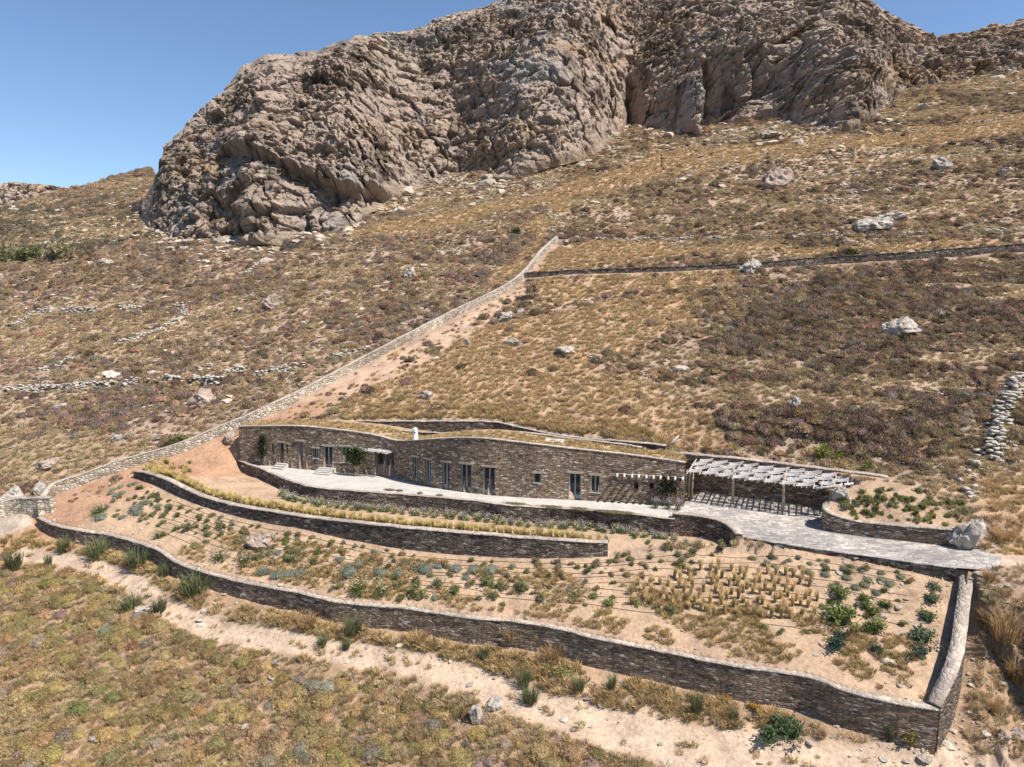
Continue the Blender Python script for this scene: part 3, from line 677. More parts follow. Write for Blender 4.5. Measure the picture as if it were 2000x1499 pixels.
# ------------------------------------------------------------------ walls
def ribbon(P, zlo, zhi, thick, mat, copm, name, label, cat='wall', group=None, over=.03, ch=.06, jag=.045, bot=.5, side=1, dz=.22):
    """P: front line (x,y), zlo/zhi per vertex; thickness goes to the left of travel (side=1)"""
    P = np.asarray(P); n = len(P); s = arclen(P); nm = normals2(P) * side
    # finer along the length
    ns = max(2, int(s[-1] / .3)); ss = np.linspace(0, s[-1], ns)
    f = lambda a: np.interp(ss, s, a)
    x, y, lo, hi = f(P[:, 0]), f(P[:, 1]), f(zlo) - bot, f(zhi)
    nx, ny = f(nm[:, 0]), f(nm[:, 1]); L = np.hypot(nx, ny); nx /= L; ny /= L
    hi = hi + jag * fbm2(ss / .8, ss * 0, 3, 71)
    nz = max(2, int(np.max(hi - lo) / dz)); tz = np.linspace(0, 1, nz + 1)
    root = thing(name, label, cat, (x[ns // 2], y[ns // 2], lo[ns // 2] + bot), group)
    O = np.array(root.location)
    V = []; UV = []; Fc = []
    def sheet(X, Yy, Z, U, W, flip):
        base = sum(len(v) for v in V); r, c = X.shape
        V.append(np.stack([X.ravel(), Yy.ravel(), Z.ravel()], 1)); UV.append(np.stack([U.ravel(), W.ravel()], 1))
        g = grid_faces(r, c) + base; Fc.append(g[:, ::-1] if flip else g)
    Z = lo[None] + (hi - lo)[None] * tz[:, None]; U = np.broadcast_to(ss[None], Z.shape)
    rel = .035 * fbm2(U / .45, Z / .25, 2, 77)
    for dd, fl, sg in ((0, side < 0, -1), (thick, side > 0, 1)):
        sheet(x[None] + nx[None] * (dd + sg * rel), y[None] + ny[None] * (dd + sg * rel), Z, U + dd * 13, Z, fl)
    e = np.array([0, thick])[:, None] * 1.0
    for i, fl in ((0, side > 0), (-1, side < 0)):
        zz = Z[:, i][None]; X2 = x[i] + nx[i] * e + 0 * zz; Y2 = y[i] + ny[i] * e + 0 * zz
        sheet(X2.T, Y2.T, (zz + 0 * e).T, (e + 0 * zz + 5).T, (zz + 0 * e).T, fl)
    V = np.vstack(V) - O; Fa = np.vstack(Fc)
    me = mesh_np('stonework', V, Fa); uv = me.uv_layers.new(name='UVMap'); UVa = np.vstack(UV)
    li = np.zeros(len(me.loops), np.int32); me.loops.foreach_get('vertex_index', li); uv.data.foreach_set('uv', UVa[li].astype(np.float32).ravel())
    link('stonework', me, mat, root)
    # coping
    a = -over + .02 * fbm2(ss / .5, ss * 0, 2, 81); b = thick + over + .02 * fbm2(ss / .5, ss * 0 + 9, 2, 82)
    j = .012 * vn2(ss / .35, ss * 0, 83)
    rows = [(a, hi - .01), (a, hi + ch + j), (a * 0 + thick / 2, hi + ch + .01 + j), (b, hi + ch + j), (b, hi - .01)]
    X = np.stack([x + nx * r for r, _ in rows]); Yy = np.stack([y + ny * r for r, _ in rows]); Z = np.stack([z for _, z in rows])
    U = np.broadcast_to(ss[None], X.shape); W = np.stack([r + (z - hi) * 1.0 for r, z in rows])
    V = np.stack([X.ravel(), Yy.ravel(), Z.ravel()], 1) - O; g = grid_faces(5, ns); g = g if side > 0 else g[:, ::-1]
    caps = [[0, ns, 2 * ns, 3 * ns], [4 * ns, 0, 3 * ns, 3 * ns]]
    Fa = np.vstack([g, [[0, ns, 3 * ns, 4 * ns]], [[ns - 1, 5 * ns - 1, 4 * ns - 1, 2 * ns - 1]]])
    me = mesh_np('coping', V, Fa); uv = me.uv_layers.new(name='UVMap'); UVa = np.stack([U.ravel(), W.ravel()], 1)
    li = np.zeros(len(me.loops), np.int32); me.loops.foreach_get('vertex_index', li); uv.data.foreach_set('uv', UVa[li].astype(np.float32).ravel())
    link('coping', me, copm, root)
    return root
ribbon(LW, LW[:, 2] - LW_drop, LW[:, 2] + .04, .55, M['stone'], M['coping'], 'retaining_wall', 'long wavy stone retaining wall with pale coping, lowest of all, above the dirt track')
ribbon(offset(CW, -.32), CW[:, 2] - 2.4, CW[:, 2] + .02, .64, M['stone_shaded'], M['coping'], 'boundary_wall', 'broad flat-topped stone wall running downhill on the right, closing the planted slope', jag=.01)
ribbon(MW, MW[:, 2], MW[:, 3], .5, M['stone_shaded'], M['coping'], 'retaining_wall', 'curved shaded stone retaining wall in the middle of the planting, below the feather grass row')
ribbon(TW, TW[:, 2], TW[:, 3] - .03, .35, M['stone_shaded'], M['coping'], 'retaining_wall', 'shaded stone retaining wall holding up the pale terrace of the house', ch=.03, over=.01)
ribbon(DW, DW[:, 2], DW[:, 3], .5, M['stone_shaded'], M['coping'], 'retaining_wall', 'short raised stone wall curving round to a blunt end at the paved drive', ch=.05, jag=.01)
ribbon(PW, PW[:, 2], PW[:, 3], .45, M['stone'], M['coping'], 'planter_wall', 'curved brown stone wall round the planted bed right of the pergola, shadow at its foot')
ribbon(BW, BW[:, 2], BW[:, 3], .55, M['stone'], M['coping'], 'retaining_wall', 'straight stone retaining wall behind the reed pergola, shaded below the roof', ch=.05)
ribbon(BP, BP[:, 2], BP[:, 3] + .2, .3, M['stone_shaded'], M['coping'], 'parapet_wall', 'low thin parapet line with sun-bright coping along the rear of the house roof', bot=.1, ch=.05)
ribbon(RW, RW[:, 2], RW[:, 3] + .04, .5, M['stone_shaded'], M['coping'], 'retaining_wall', 'dark stone retaining wall between the house roof and the dry grass hillside', ch=.04)
ribbon(LB, LB[:, 2], LB[:, 2] + 1.05, .5, M['stone_pale'], M['coping'], 'boundary_wall', 'very long pale stone wall climbing diagonally up the hill beside the red dirt path', jag=.05, side=-1)
ribbon(LBd, LBd[:, 2] - .3, LBd[:, 2] + 1.4, .55, M['stone_pale'], M['coping'], 'retaining_wall', 'pale stone wall at the left edge above the white gravel', jag=.05, side=-1)
HW = catmull([PL(*p) for p in [(1022,545),(1100,541),(1200,537),(1330,533),(1480,526),(1600,516),(1750,508),(1880,498),(2000,490),(2100,484)]], 1.5)
hz = terrain(HW[:, 0], HW[:, 1])
ribbon(HW, np.minimum(hz, HW[:, 2]) - .5, np.interp(np.arange(len(HW)), [0, len(HW) - 1], [0, 0]) + HW[:, 2] + .85, .5, M['stone_shaded'], M['stone_shaded'], 'field_wall', 'shaded dry stone wall crossing the upper right hillside from the diagonal wall', jag=.12)

dl = np.array(drv_low); dl = dl[dl[:, 0] < PZ(1900, 1110, .2)[0]]; ribbon(dl, dl[:, 2] - .9, pv_z(dl[:, 0]) - .05, .25, M['stone_shaded'], M['paving'], 'edging_wall', 'low dark stone edging under the outer rim of the paved drive', ch=.045, over=.0, jag=.0)
# ------------------------------------------------------------------ the house
house = thing('stone_house', 'long low earth-sheltered house of brown schist with curved front and grey doors', 'house', (0, 57, 0))
HO = np.array(house.location)
def sub(o): o.location = o.location - house.location if False else o.location; return o
fs = arclen(FC); fpx, _ = proj(FC[:, 0], FC[:, 1], FC[:, 0] * 0 + 1.0)
def s_of(px): return float(np.interp(px, fpx, fs))
def P_of(s): return np.array([np.interp(s, fs, FC[:, 0]), np.interp(s, fs, FC[:, 1])])
def top_of(s): return float(np.interp(s, fs, FC[:, 3]))
# kind, px0, px1, z0, z1
OPN = [('door', 546, 555, .35, 2.45), ('door', 581, 592, .05, 2.75), ('slot', 532, 536, 1.2, 2.3), ('slot', 560, 563, 1.5, 2.3), ('window', 612, 622, 1.25, 2.2), ('door', 632, 650, .42, 2.5), ('window', 666, 683, 1.05, 2.55),
       ('nook', 732, 770, 0, 2.35),
       ('door', 806, 816, 0, 2.45), ('door', 831, 842, 0, 2.45), ('door', 864, 878, 0, 2.45), ('door', 900, 920, 0, 2.5), ('door', 944, 967, 0, 2.45),
       ('window', 1043, 1055, 1.35, 2.15), ('door', 1111, 1135, 0, 2.3), ('window', 1153, 1172, .75, 2.2), ('slot', 1238, 1246, 1.25, 1.7), ('slot', 1268, 1276, 1.35, 1.8)]
ops = [(k, s_of(a), s_of(b), z0, z1) for k, a, b, z0, z1 in OPN]
brk = sorted(set([round(v, 4) for v in np.arange(0, fs[-1], .35)] + [round(v, 4) for o in ops for v in o[1:3]] + [round(fs[-1], 4)]))
keep = []
opb = set(round(v, 4) for o in ops for v in o[1:3])
for b in brk:      # drop plain breaks too near an opening edge
    if b in opb or all(abs(b - q) > .08 for q in opb): keep.append(b)
wb_ = MB()
def P3(s, z, d=0.0):
    p = P_of(s); q = P_of(min(s + .2, fs[-1])); r = P_of(max(s - .2, 0)); t = (q - r) / np.linalg.norm(q - r)
    return np.array([p[0] - t[1] * d, p[1] + t[0] * d, z]) - HO
for a, b in zip(keep[:-1], keep[1:]):
    mid = (a + b) / 2; zs = [-.3]; holes = []
    for k, s0, s1, z0, z1 in ops:
        if s0 < mid < s1: holes.append((z0, z1))
    lo = -.3
    segs = []
    for z0, z1 in sorted(holes):
        if z0 > lo: segs.append((lo, z0, None))
        lo = z1
    for z0, z1, _ in segs:
        wb_.quad(P3(a, z0), P3(b, z0), P3(b, z1), P3(a, z1), [(a, z0), (b, z0), (b, z1), (a, z1)])
    ta, tb = top_of(a), top_of(b); m_ = 6
    for i in range(m_):
        q0a, q1a = lo + (ta - lo) * i / m_, lo + (ta - lo) * (i + 1) / m_; q0b, q1b = lo + (tb - lo) * i / m_, lo + (tb - lo) * (i + 1) / m_
        wb_.quad(P3(a, q0a), P3(b, q0b), P3(b, q1b), P3(a, q1a), [(a, q0a), (b, q0b), (b, q1b), (a, q1a)])
    # back of the parapet
    wb_.quad(P3(b, tb - 1.2, .4), P3(a, ta - 1.2, .4), P3(a, ta, .4), P3(b, tb, .4), [(b, 0), (a, 0), (a, 1), (b, 1)])
DEP = .34
for k, s0, s1, z0, z1 in ops:
    d = 1.9 if k == 'nook' else DEP
    e0, e1 = P3(s0, 0), P3(s1, 0); ch_ = (e1 - e0)[:2]; ch_ /= np.linalg.norm(ch_); nn = np.array([-ch_[1], ch_[0], 0]) * d
    c = [P3(s0, z0), P3(s1, z0), P3(s1, z1), P3(s0, z1)]; g = [q + nn for q in c]
    for i, j in ((0, 1), (1, 2), (2, 3), (3, 0)):
        wb_.quad(c[j], c[i], g[i], g[j], [(0, 0), (1.5, 0), (1.5, d), (0, d)])
# end returns
for s, sgn in ((0, -1), (fs[-1], 1)):
    a, b = P3(s, -.5), P3(s, -.5, 4.2); tz = top_of(s)
    if sgn > 0: a2, b2 = a, P3(s, -.5, 3.6)
    else: a2, b2 = b, a
    a3 = a2.copy(); b3 = b2.copy(); a3[2] = tz; b3[2] = tz
    wb_.quad(a2, b2, b3, a3, [(0, 0), (4.2, 0), (4.2, tz), (0, tz)])
wb_.build('wall', M['stone'], house)
# coping of the facade
cb_ = MB()
ss = np.arange(0, fs[-1], .5); ss = np.append(ss, fs[-1])
for a, b in zip(ss[:-1], ss[1:]):
    ta, tb = top_of(a), top_of(b)
    rws = [(-.03, -.01), (-.03, .05), (.43, .05), (.43, -.01)]
    for (d0, h0), (d1, h1) in zip(rws[:-1], rws[1:]):
        cb_.quad(P3(a, ta + h0, d0), P3(b, tb + h0, d0), P3(b, tb + h1, d1), P3(a, ta + h1, d1), [(a, d0 + h0), (b, d0 + h0), (b, d1 + h1), (a, d1 + h1)])
cb_.quad(P3(fs[-1], top_of(fs[-1]) - .01, -.03), P3(fs[-1], top_of(fs[-1]) - .01, .43), P3(fs[-1], top_of(fs[-1]) + .05, .43), P3(fs[-1], top_of(fs[-1]) + .05, -.03))
cb_.build('coping', M['coping'], house)
# earth roof
rb = []; nrow = 14; cols_ = np.linspace(0, fs[-1], 140)
for i in range(nrow):
    for s in cols_:
        px_ = np.interp(s, fs, fpx); wd = np.interp(px_, [470, 650, 800, 900, 1000, 1260, 1336], [2.5, 5.0, 5.0, 4.3, 4.4, 3.2, 3.0])
        p = P3(s, top_of(s) - .14 - .02 * i / nrow, .38 + wd * i / (nrow - 1)); rb.append(p)
V = np.array(rb); V[:, 2] += .05 * fbm2(V[:, 0] / .8, V[:, 1] / .8, 3, 91)
me = mesh_np('roof', V, grid_faces(nrow, len(cols_)), smooth=True)
nn_ = fbm2(V[:, 0] / 1.3, V[:, 1] / 1.3, 3, 92)[:, None]; vcol(me, np.array([.38, .27, .17]) * (1 + .2 * nn_)); link('roof', me, M['terrain'], house)
# doors and windows
def opening(k, s0, s1, z0, z1, idx):
    a, b = P3(s0, 0), P3(s1, 0); W = np.linalg.norm((b - a)[:2]); t = np.append((b - a)[:2] / W, 0); n = np.array([-t[1], t[0], 0]); up = np.array([0, 0, 1.0])
    q = lambda u, d, z: a * [1, 1, 0] + t * u + n * d + up * z
    h = z1 - z0
    if k == 'nook':
        m = MB(); m.box(q(.0, 1.86, z0), t * W, n * .1, up * h); m.build('rear_wall', M['nook'], house); return
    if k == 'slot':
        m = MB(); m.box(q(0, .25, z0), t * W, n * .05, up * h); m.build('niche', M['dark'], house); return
    e = bpy.data.objects.new(k, None); COL.objects.link(e); e.parent = house; e.location = q(W / 2, 0, z0); E = np.array(e.location)
    fw = .085 if W > .6 else .06
    pale = idx in (5, 6, 14, 15)
    m = MB(); D = .16
    m.box(q(0, D, z0) - E, t * fw, n * .1, up * h); m.box(q(W - fw, D, z0) - E, t * fw, n * .1, up * h)
    m.box(q(fw, D, z1 - fw) - E, t * (W - 2 * fw), n * .1, up * fw)
    if k == 'window': m.box(q(fw, D, z0) - E, t * (W - 2 * fw), n * .1, up * fw)
    m.build('frame', M['trim'] if pale else M['frame'], e)
    if W > .55:
        m = MB(); m.box(q(W / 2 - .05, D + .02, z0 + .0) - E, t * .1, n * .07, up * (h - fw)); m.build('mullion', M['frame'], e)
    if k == 'door':
        hb = .42 if idx >= 8 else .25; hb = .95 if idx == 1 else hb
        m = MB()
        if W > .55:
            m.box(q(fw, D + .03, z0) - E, t * (W / 2 - fw - .05), n * .05, up * hb); m.box(q(W / 2 + .05, D + .03, z0) - E, t * (W / 2 - fw - .05), n * .05, up * hb)
        else: m.box(q(fw, D + .03, z0) - E, t * (W - 2 * fw), n * .05, up * hb)
        m.build('panel', M['frame'], e)
    m = MB(); m.box(q(fw * .5, D + .06, z0 + .01) - E, t * (W - fw), n * .02, up * (h - .02)); m.build('pane', M['glass'], e)
    if W > .45:
        m = MB(); ex = .16
        m.box(q(-ex, -.05, z1 + .002) - E, t * (W + 2 * ex), n * .3, up * .15); m.build('lintel', M['lintel'], e)
    if k == 'window':
        m = MB(); m.box(q(-.06, -.05, z0 - .06) - E, t * (W + .12), n * .32, up * .06); m.build('sill', M['trim'], e)
for i, (k, s0, s1, z0, z1) in enumerate(ops): opening(k, s0, s1, z0, z1, i)
# chimney, roof lights
def cyl(mb, c, r0, r1, h, n=20, cap=True):
    b = len(mb.v)
    for r, z in ((r0, 0), (r1, h)):
        for k in range(n): mb.v.append((c[0] + r * math.cos(2 * math.pi * k / n), c[1] + r * math.sin(2 * math.pi * k / n), c[2] + z)); mb.uv.append((k, z))
    for k in range(n): mb.f.append((b + k, b + (k + 1) % n, b + n + (k + 1) % n, b + n + k))
    if cap: mb.f.append(tuple(b + n + k for k in range(n)))
cpos = PY_(811, 859, 60.4)
chm = bpy.data.objects.new('chimney', None); COL.objects.link(chm); chm.parent = house; chm.location = cpos - HO
m = MB(); cyl(m, (0, 0, -.3), .31, .22, 1.3); m.build('stack', M['plaster'], chm)
m = MB(); m.box((-.07, -.262, .66), (.14, 0, 0), (0, .1, 0), (0, 0, .11)); m.build('smoke_slot', M['dark'], chm)
m = MB(); cyl(m, (0, 0, 1.0), .24, .17, .07); m.build('cap', M['plaster'], chm)
def roofbox(px0, px1, py, Y, h, dep, glass):
    p0 = PY_(px0, py, Y); p1 = PY_(px1, py, Y - .35); t = p1 - p0; t[2] = 0; nn = np.array([-t[1], t[0], 0]); nn /= np.linalg.norm(nn)
    zz = min(p0[2], 4.35); e = bpy.data.objects.new('skylight', None); COL.objects.link(e); e.parent = house; e.location = p0 - HO
    m = MB(); w = .12; L_ = np.linalg.norm(t); u = t / L_
    m.box(np.zeros(3) - [0, 0, .5], t, nn * w, [0, 0, h + .5]); m.box(nn * (dep - w) - [0, 0, .5], t, nn * w, [0, 0, h + .5])
    m.box(nn * w - [0, 0, .5], u * w, nn * (dep - 2 * w), [0, 0, h + .5]); m.box(t - u * w + nn * w - [0, 0, .5], u * w, nn * (dep - 2 * w), [0, 0, h + .5]); m.build('kerb', M['plaster'], e)
    m = MB(); m.box(nn * w + u * w + [0, 0, h - .08], u * (L_ - 2 * w), nn * (dep - 2 * w), [0, 0, .03]); m.build('pane', M['trim'], e)
roofbox(748, 771, 857, 64.0, .35, 1.2, False)
roofbox(1035, 1100, 866, 57.4, .2, 1.0, True)
# steps to the raised door, and by the left doors
def steps(px, py, w, n, name, label):
    s = s_of(px); p = P3(s, 0) + HO; q = P3(s + w, 0) + HO; t = (q - p); t[2] = 0; t /= np.linalg.norm(t); nn = np.array([-t[1], t[0], 0])
    r = thing(name, label, 'steps', p)
    for i in range(n):
        m = MB(); d = .3 * (n - i); m.box(-nn * d - nn * 0 + [0, 0, .42 / n * i + (.0 if i else 0)], t * w, nn * (.298 if i < n - 1 else .298), [0, 0, .42 / n * (1)]) if False else m.box(-nn * d + [0, 0, 0], t * w, nn * .299, [0, 0, .42 / n * (i + 1)])
        m.build('step', M['concrete'], r)
steps(624, 915, 1.75, 4, 'stone_steps', 'four pale steps rising to the raised grey door near the vine')
steps(541, 905, 1.3, 3, 'stone_steps', 'short flight of pale steps at the far left door of the house')

# ------------------------------------------------------------------ terrace and drive (polygons laid over the terrain)
def tri_sheet(name, poly, zf, mat, cell=.5, th=.0, parent=None):
    import bmesh
    bm = bmesh.new(); vs = [bm.verts.new((p[0], p[1], 0)) for p in poly]
    f = bm.faces.new(vs); bmesh.ops.triangulate(bm, faces=[f])
    xs = np.asarray(poly)[:, 0]; ys = np.asarray(poly)[:, 1]
    for v in np.arange(math.floor(xs.min()), xs.max(), cell * 2):
        bmesh.ops.bisect_plane(bm, geom=bm.verts[:] + bm.edges[:] + bm.faces[:], plane_co=(v, 0, 0), plane_no=(1, 0, 0))
    for v in bm.verts: v.co.z = float(zf(np.array([v.co.x]))[0])
    uvl = bm.loops.layers.uv.new('UVMap')
    for f in bm.faces:
        for l in f.loops: l[uvl].uv = (l.vert.co.x, l.vert.co.y)
        if f.normal.z < 0: f.normal_flip()
    me = bpy.data.meshes.new(name); bm.to_mesh(me); bm.free(); return link(name, me, mat, parent)
def clean(poly, tol=.12):
    out = [poly[0]]
    for p in poly[1:]:
        if np.hypot(*(p - out[-1])) > tol: out.append(p)
    return np.array(out)
tag(tri_sheet('terrace', clean(np.array([q[:2] for q in offset(TW, .3)] + [offset(DW, .3)[0][:2]] + [PZ(1338,991,0)[:2]] + [q[:2] for q in offset(FC, .1)[::-1]])), lambda x: 0 * x, M['concrete']), kind='structure')
dp = [q[:2] for q in drv_low] + [PZ(1956,1086,.2)[:2], PZ(1910,1073,.2)[:2]] + [q[:2] for q in offset(PW, .15)[::-1]][:-3] + [pg(7.6, BWd + .2), pg(-3.0, BWd + .2), P3(fs[-1] , 0, 1.0)[:2] + HO[:2], P3(fs[-1], 0, -.0)[:2] + HO[:2] + [-.05, -.0], PZ(1300,994,0)[:2] ] + [q[:2] for q in offset(DW, .25)]
tag(tri_sheet('paved_drive', clean(np.array(dp)), lambda x: pv_z(x) + .006, M['paving']), kind='structure')

# ------------------------------------------------------------------ big reed pergola
perg = thing('pergola', 'large reed-roofed pergola on rough timber posts over the paved drive', 'pergola', (*pg(0, 0), 0))
PO = np.array([*pg(0, 0), 0.0])
def W3(a, b, z): return np.array([*pg(a, b), z]) - PO
a_l = -3.45; a_r = 6.9
posts = [(-3.35, 0.1), (0, 0), (3.85, 0), (7.25, .25)]
rr_ = random.Random(3)
for i, (a, b) in enumerate(posts):
    m = MB(); top = 2.95 if i else 2.5
    m.tube([W3(a, b, -.1), W3(a + .02, b, 1.2), W3(a - .01, b + .02, top)], [.13, .12, .11], 9); m.build('post', M['wood'], perg, True)
for k in range(5):   # bundle of poles beside the house corner
    m = MB(); a = -3.75 + .13 * k + rr_.uniform(-.03, .03); m.tube([W3(a, -.3 + .25 * (k % 2), 0), W3(a + .05, -.2 + .2 * (k % 2), 2.45)], .05, 7); m.build('pole', M['wood'], perg, True)
def rz(b): return 2.45 + .13 * (b + 0.5)
m = MB(); m.tube([W3(a_l - .3, 0, 2.33), W3(2, 0, 2.3), W3(8.0, .1, 2.33)], .1, 8); m.build('beam', M['wood'], perg, True)
m = MB(); m.tube([W3(a_l, 2.2, 2.62), W3(8.6, 2.2, 2.62)], .09, 8); m.build('beam', M['wood'], perg, True)
nr_ = 27
for k in range(nr_):
    a = a_l + (8.3 - a_l) * k / (nr_ - 1) + rr_.uniform(-.06, .06); m = MB(); f0 = -1.0 + rr_.uniform(-.15, .15)
    if a > 6.2: f0 = -1.0 + (a - 6.2) * .75
    m.tube([W3(a, f0, rz(f0)), W3(a + rr_.uniform(-.05, .05), .8, rz(.8) + .02), W3(a + rr_.uniform(-.05, .05), 2.3, rz(2.3))], [.055, .06, .05], 6); m.build('rafter', M['reed'], perg, True)
# reed mats: thin sticks lying along the roof in uneven strips with gaps
for j in range(4):
    b0_ = -.95 + j * .84
    ncell = 10
    for c in range(ncell):
        m = MB(); sh = .35 * (j % 2)
        a0 = a_l + (8.5 - a_l) * c / ncell - .05 + sh; a1 = a_l + (8.5 - a_l) * (c + 1) / ncell - .16 + sh
        if a0 > 6.0 and b0_ < (a0 - 6.0) * .8 - .8: continue
        sk_ = rr_.uniform(-.12, .12); tl = rr_.uniform(.16, .26)
        for q in range(10):
            bb = b0_ + q * .068 + rr_.uniform(-.012, .012)
            e0, e1 = rr_.uniform(-.12, .12), rr_.uniform(-.12, .12); pts = []
            for u in np.linspace(0, 1, 5):
                aa = a0 + e0 + (a1 + e1 - a0 - e0) * u; b_ = bb + sk_ * (u - .5)
                pts.append(W3(aa, b_, rz(b_) + .07 + tl * u * u + .02 * rr_.random()))
            m.tube(pts, .026, 4, True)
        m.build('reed_mat', M['reed'], perg)
m = MB(); m.tube([W3(6.2, -.9, 2.42), W3(8.9, 1.2, 2.66)], .1, 8); m.build('beam', M['reed'], perg, True)
m = MB(); m.tube([W3(6.9, -.25, 2.25), W3(8.2, -.35, 2.2)], .12, 9); m.build('beam', M['wood'], perg, True)

# stubs of the wall trellis on the facade
for i, px in enumerate(np.linspace(1205, 1332, 10)):
    s = s_of(px); z = np.interp(px, [1205, 1332], [2.4, 2.42]); m = MB()
    if i == 0:
        trl = thing('wall_trellis', 'row of short projecting poles with a thin rail on the house wall beside the pergola', 'trellis', P3(s, z) + HO); TO = P3(s, z)
    m.tube([P3(s, z, .1) - TO, P3(s + random.uniform(-.05, .05), z - .04, -.62) - TO], .1, 7); m.build('pole', M['reed'], trl, True)
m = MB(); m.tube([P3(s_of(px), 2.46 + .03 * math.sin(px), -.12) - TO for px in np.linspace(1198, 1336, 14)], .028, 6); m.build('rail', M['reed'], trl, True)
# small reed awning over the nook
aw = thing('reed_awning', 'small reed awning over the ochre nook in the middle of the house front', 'awning', P3(s_of(750), 2.4) + HO); AO = P3(s_of(750), 2.4)
s0, s1 = s_of(690), s_of(768)
for k in range(16):
    s = s0 + (s1 - s0) * k / 15; m = MB(); m.tube([P3(s, 2.5, .2) - AO, P3(s, 2.42, -.8 + random.uniform(-.1, .1)) - AO], .04, 6); m.build('rafter', M['reed'], aw, True)
m = MB()
for q in range(9):
    d = -.05 - q * .085; m.tube([P3(s, 2.56 + .05 * d + random.uniform(-.015, .015), d) - AO for s in np.linspace(s0 + random.uniform(-.1, .1), s1 + random.uniform(-.1, .1), 10)], .02, 4)
m.build('reed_mat', M['reed'], aw)
m = MB()
for z in (.25, .42): m.box(P3(s_of(740), z, .3) - AO, P3(s_of(768), z, .3) - P3(s_of(740), z, .3), np.array([0, .45, 0]), [0, 0, .06])
bn = thing('added_bench', 'added low wooden seat where sun stripes cross the ochre nook wall', 'added_bench', P3(s_of(740), 0, .3) + HO); BO = P3(s_of(740), 0, .3)  # added seat standing in for sun stripes through the reeds on the wall
v = P3(s_of(766), 0, .3) - BO
m = MB(); m.box([0, 0, .38], v, [0, .45, 0], [0, 0, .06]); m.build('seat', M['wood'], bn)
for f_ in (.04, .9): m = MB(); m.box(v * f_, v * .06, [0, .4, 0], [0, 0, .379]); m.build('leg', M['wood'], bn)

# ------------------------------------------------------------------ plant prototypes
def leafcloud(seed, n, kind, ls=.1):
    r = np.random.default_rng(seed); V = []; Ft = []; C = []
    if kind == 'cushion':
        u = r.uniform(-.05, 1, n); th = r.uniform(0, 2 * np.pi, n); rad = np.sqrt(np.clip(1 - np.clip(u, 0, 1) ** 2, 0, 1))
        lump = 1 + .16 * np.sin(3 * th + seed) * rad + .12 * np.sin(7 * th + 2 * seed + 5 * u) + r.normal(0, .05, n)
        c = np.stack([rad * np.cos(th) * lump, rad * np.sin(th) * lump, .62 * u * lump], 1)
        nm = np.stack([rad * np.cos(th), rad * np.sin(th), u + .25], 1); nm /= np.linalg.norm(nm, axis=1)[:, None]
        d = nm + r.normal(0, .55, (n, 3)); d /= np.linalg.norm(d, axis=1)[:, None]
    elif kind == 'leafy':
        cl = r.normal(0, .42, (14, 3)); cl[:, 2] = np.abs(cl[:, 2]) * .9 + .25
        k = r.integers(0, 14, n); c = cl[k] + r.normal(0, .2, (n, 3)); c[:, 2] = np.maximum(c[:, 2], .02)
        d = r.normal(0, 1, (n, 3)); d[:, 2] = np.abs(d[:, 2]); d /= np.linalg.norm(d, axis=1)[:, None]
    t1 = np.cross(d, r.normal(0, 1, (n, 3))); t1 /= np.linalg.norm(t1, axis=1)[:, None]
    s = (ls * r.uniform(.6, 1.4, n))[:, None]
    a = c + t1 * s * .5; b = c - t1 * s * .5; e = c + d * s * 1.3
    V = np.stack([a, b, e], 1).reshape(-1, 3); Ft = np.arange(3 * n).reshape(-1, 3)
    col = np.repeat(r.uniform(.7, 1.3, n)[:, None] * np.array([[1, 1, 1.0]]), 3, 0)
    # inner body
    m = 10; q = 5; bv = []
    for i in range(q + 1):
        ph = (math.pi / 2) * i / q
        for j in range(m):
            an = 2 * math.pi * j / m; k2 = .86 if kind == 'cushion' else .5
            lp = 1 + .16 * math.sin(3 * an + seed) * math.cos(ph) if kind == 'cushion' else 1
            bv.append((k2 * lp * math.cos(ph) * math.cos(an), k2 * lp * math.cos(ph) * math.sin(an), (.55 if kind == 'cushion' else .75) * math.sin(ph) * .95))
    bv = np.array(bv); base = len(V); bq = []
    for i in range(q):
        for j in range(m): bq.append((base + i * m + j, base + i * m + (j + 1) % m, base + (i + 1) * m + (j + 1) % m, base + (i + 1) * m + j))
    V = np.vstack([V, bv]); col = np.vstack([col, np.full((len(bv), 3), .75)])
    me = mesh_np('foliage', V, np.array(bq), Ft); vcol(me, col, 'leafc'); return me
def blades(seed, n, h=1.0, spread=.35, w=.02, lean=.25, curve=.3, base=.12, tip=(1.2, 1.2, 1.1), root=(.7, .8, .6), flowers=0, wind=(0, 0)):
    r = np.random.default_rng(seed); V = []; Q = []; Tt = []; C = []
    for i in range(n):
        th = r.uniform(0, 2 * np.pi); rb_ = base * math.sqrt(r.uniform()); hh = h * r.uniform(.6, 1.1)
        p0 = np.array([rb_ * math.cos(th), rb_ * math.sin(th), 0]); an = th + r.normal(0, .6)
        l = spread * r.uniform(.2, 1.1); d = np.array([math.cos(an) * l + wind[0], math.sin(an) * l + wind[1], 0])
        sd_ = np.array([-math.sin(an), math.cos(an), 0]); sd_ = sd_ * math.cos(i) + np.array([math.cos(an), math.sin(an), 0]) * math.sin(i)
        p1 = p0 + d * .35 + [0, 0, hh * .55]; p2 = p0 + d + [0, 0, hh * (1 - curve * l)]
        b_ = len(V); V += [p0 - sd_ * w, p0 + sd_ * w, p1 + sd_ * w * .8, p1 - sd_ * w * .8, p2]
        Q.append((b_, b_ + 1, b_ + 2, b_ + 3)); Tt.append((b_ + 3, b_ + 2, b_ + 4)); k = r.uniform(.8, 1.2)
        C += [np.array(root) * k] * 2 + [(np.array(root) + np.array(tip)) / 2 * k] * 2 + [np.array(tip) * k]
    me = mesh_np('foliage', np.array(V), np.array(Q), np.array(Tt)); vcol(me, np.array(C), 'leafc'); return me
CUSH = [leafcloud(s, 300, 'cushion', .15) for s in range(1, 5)]
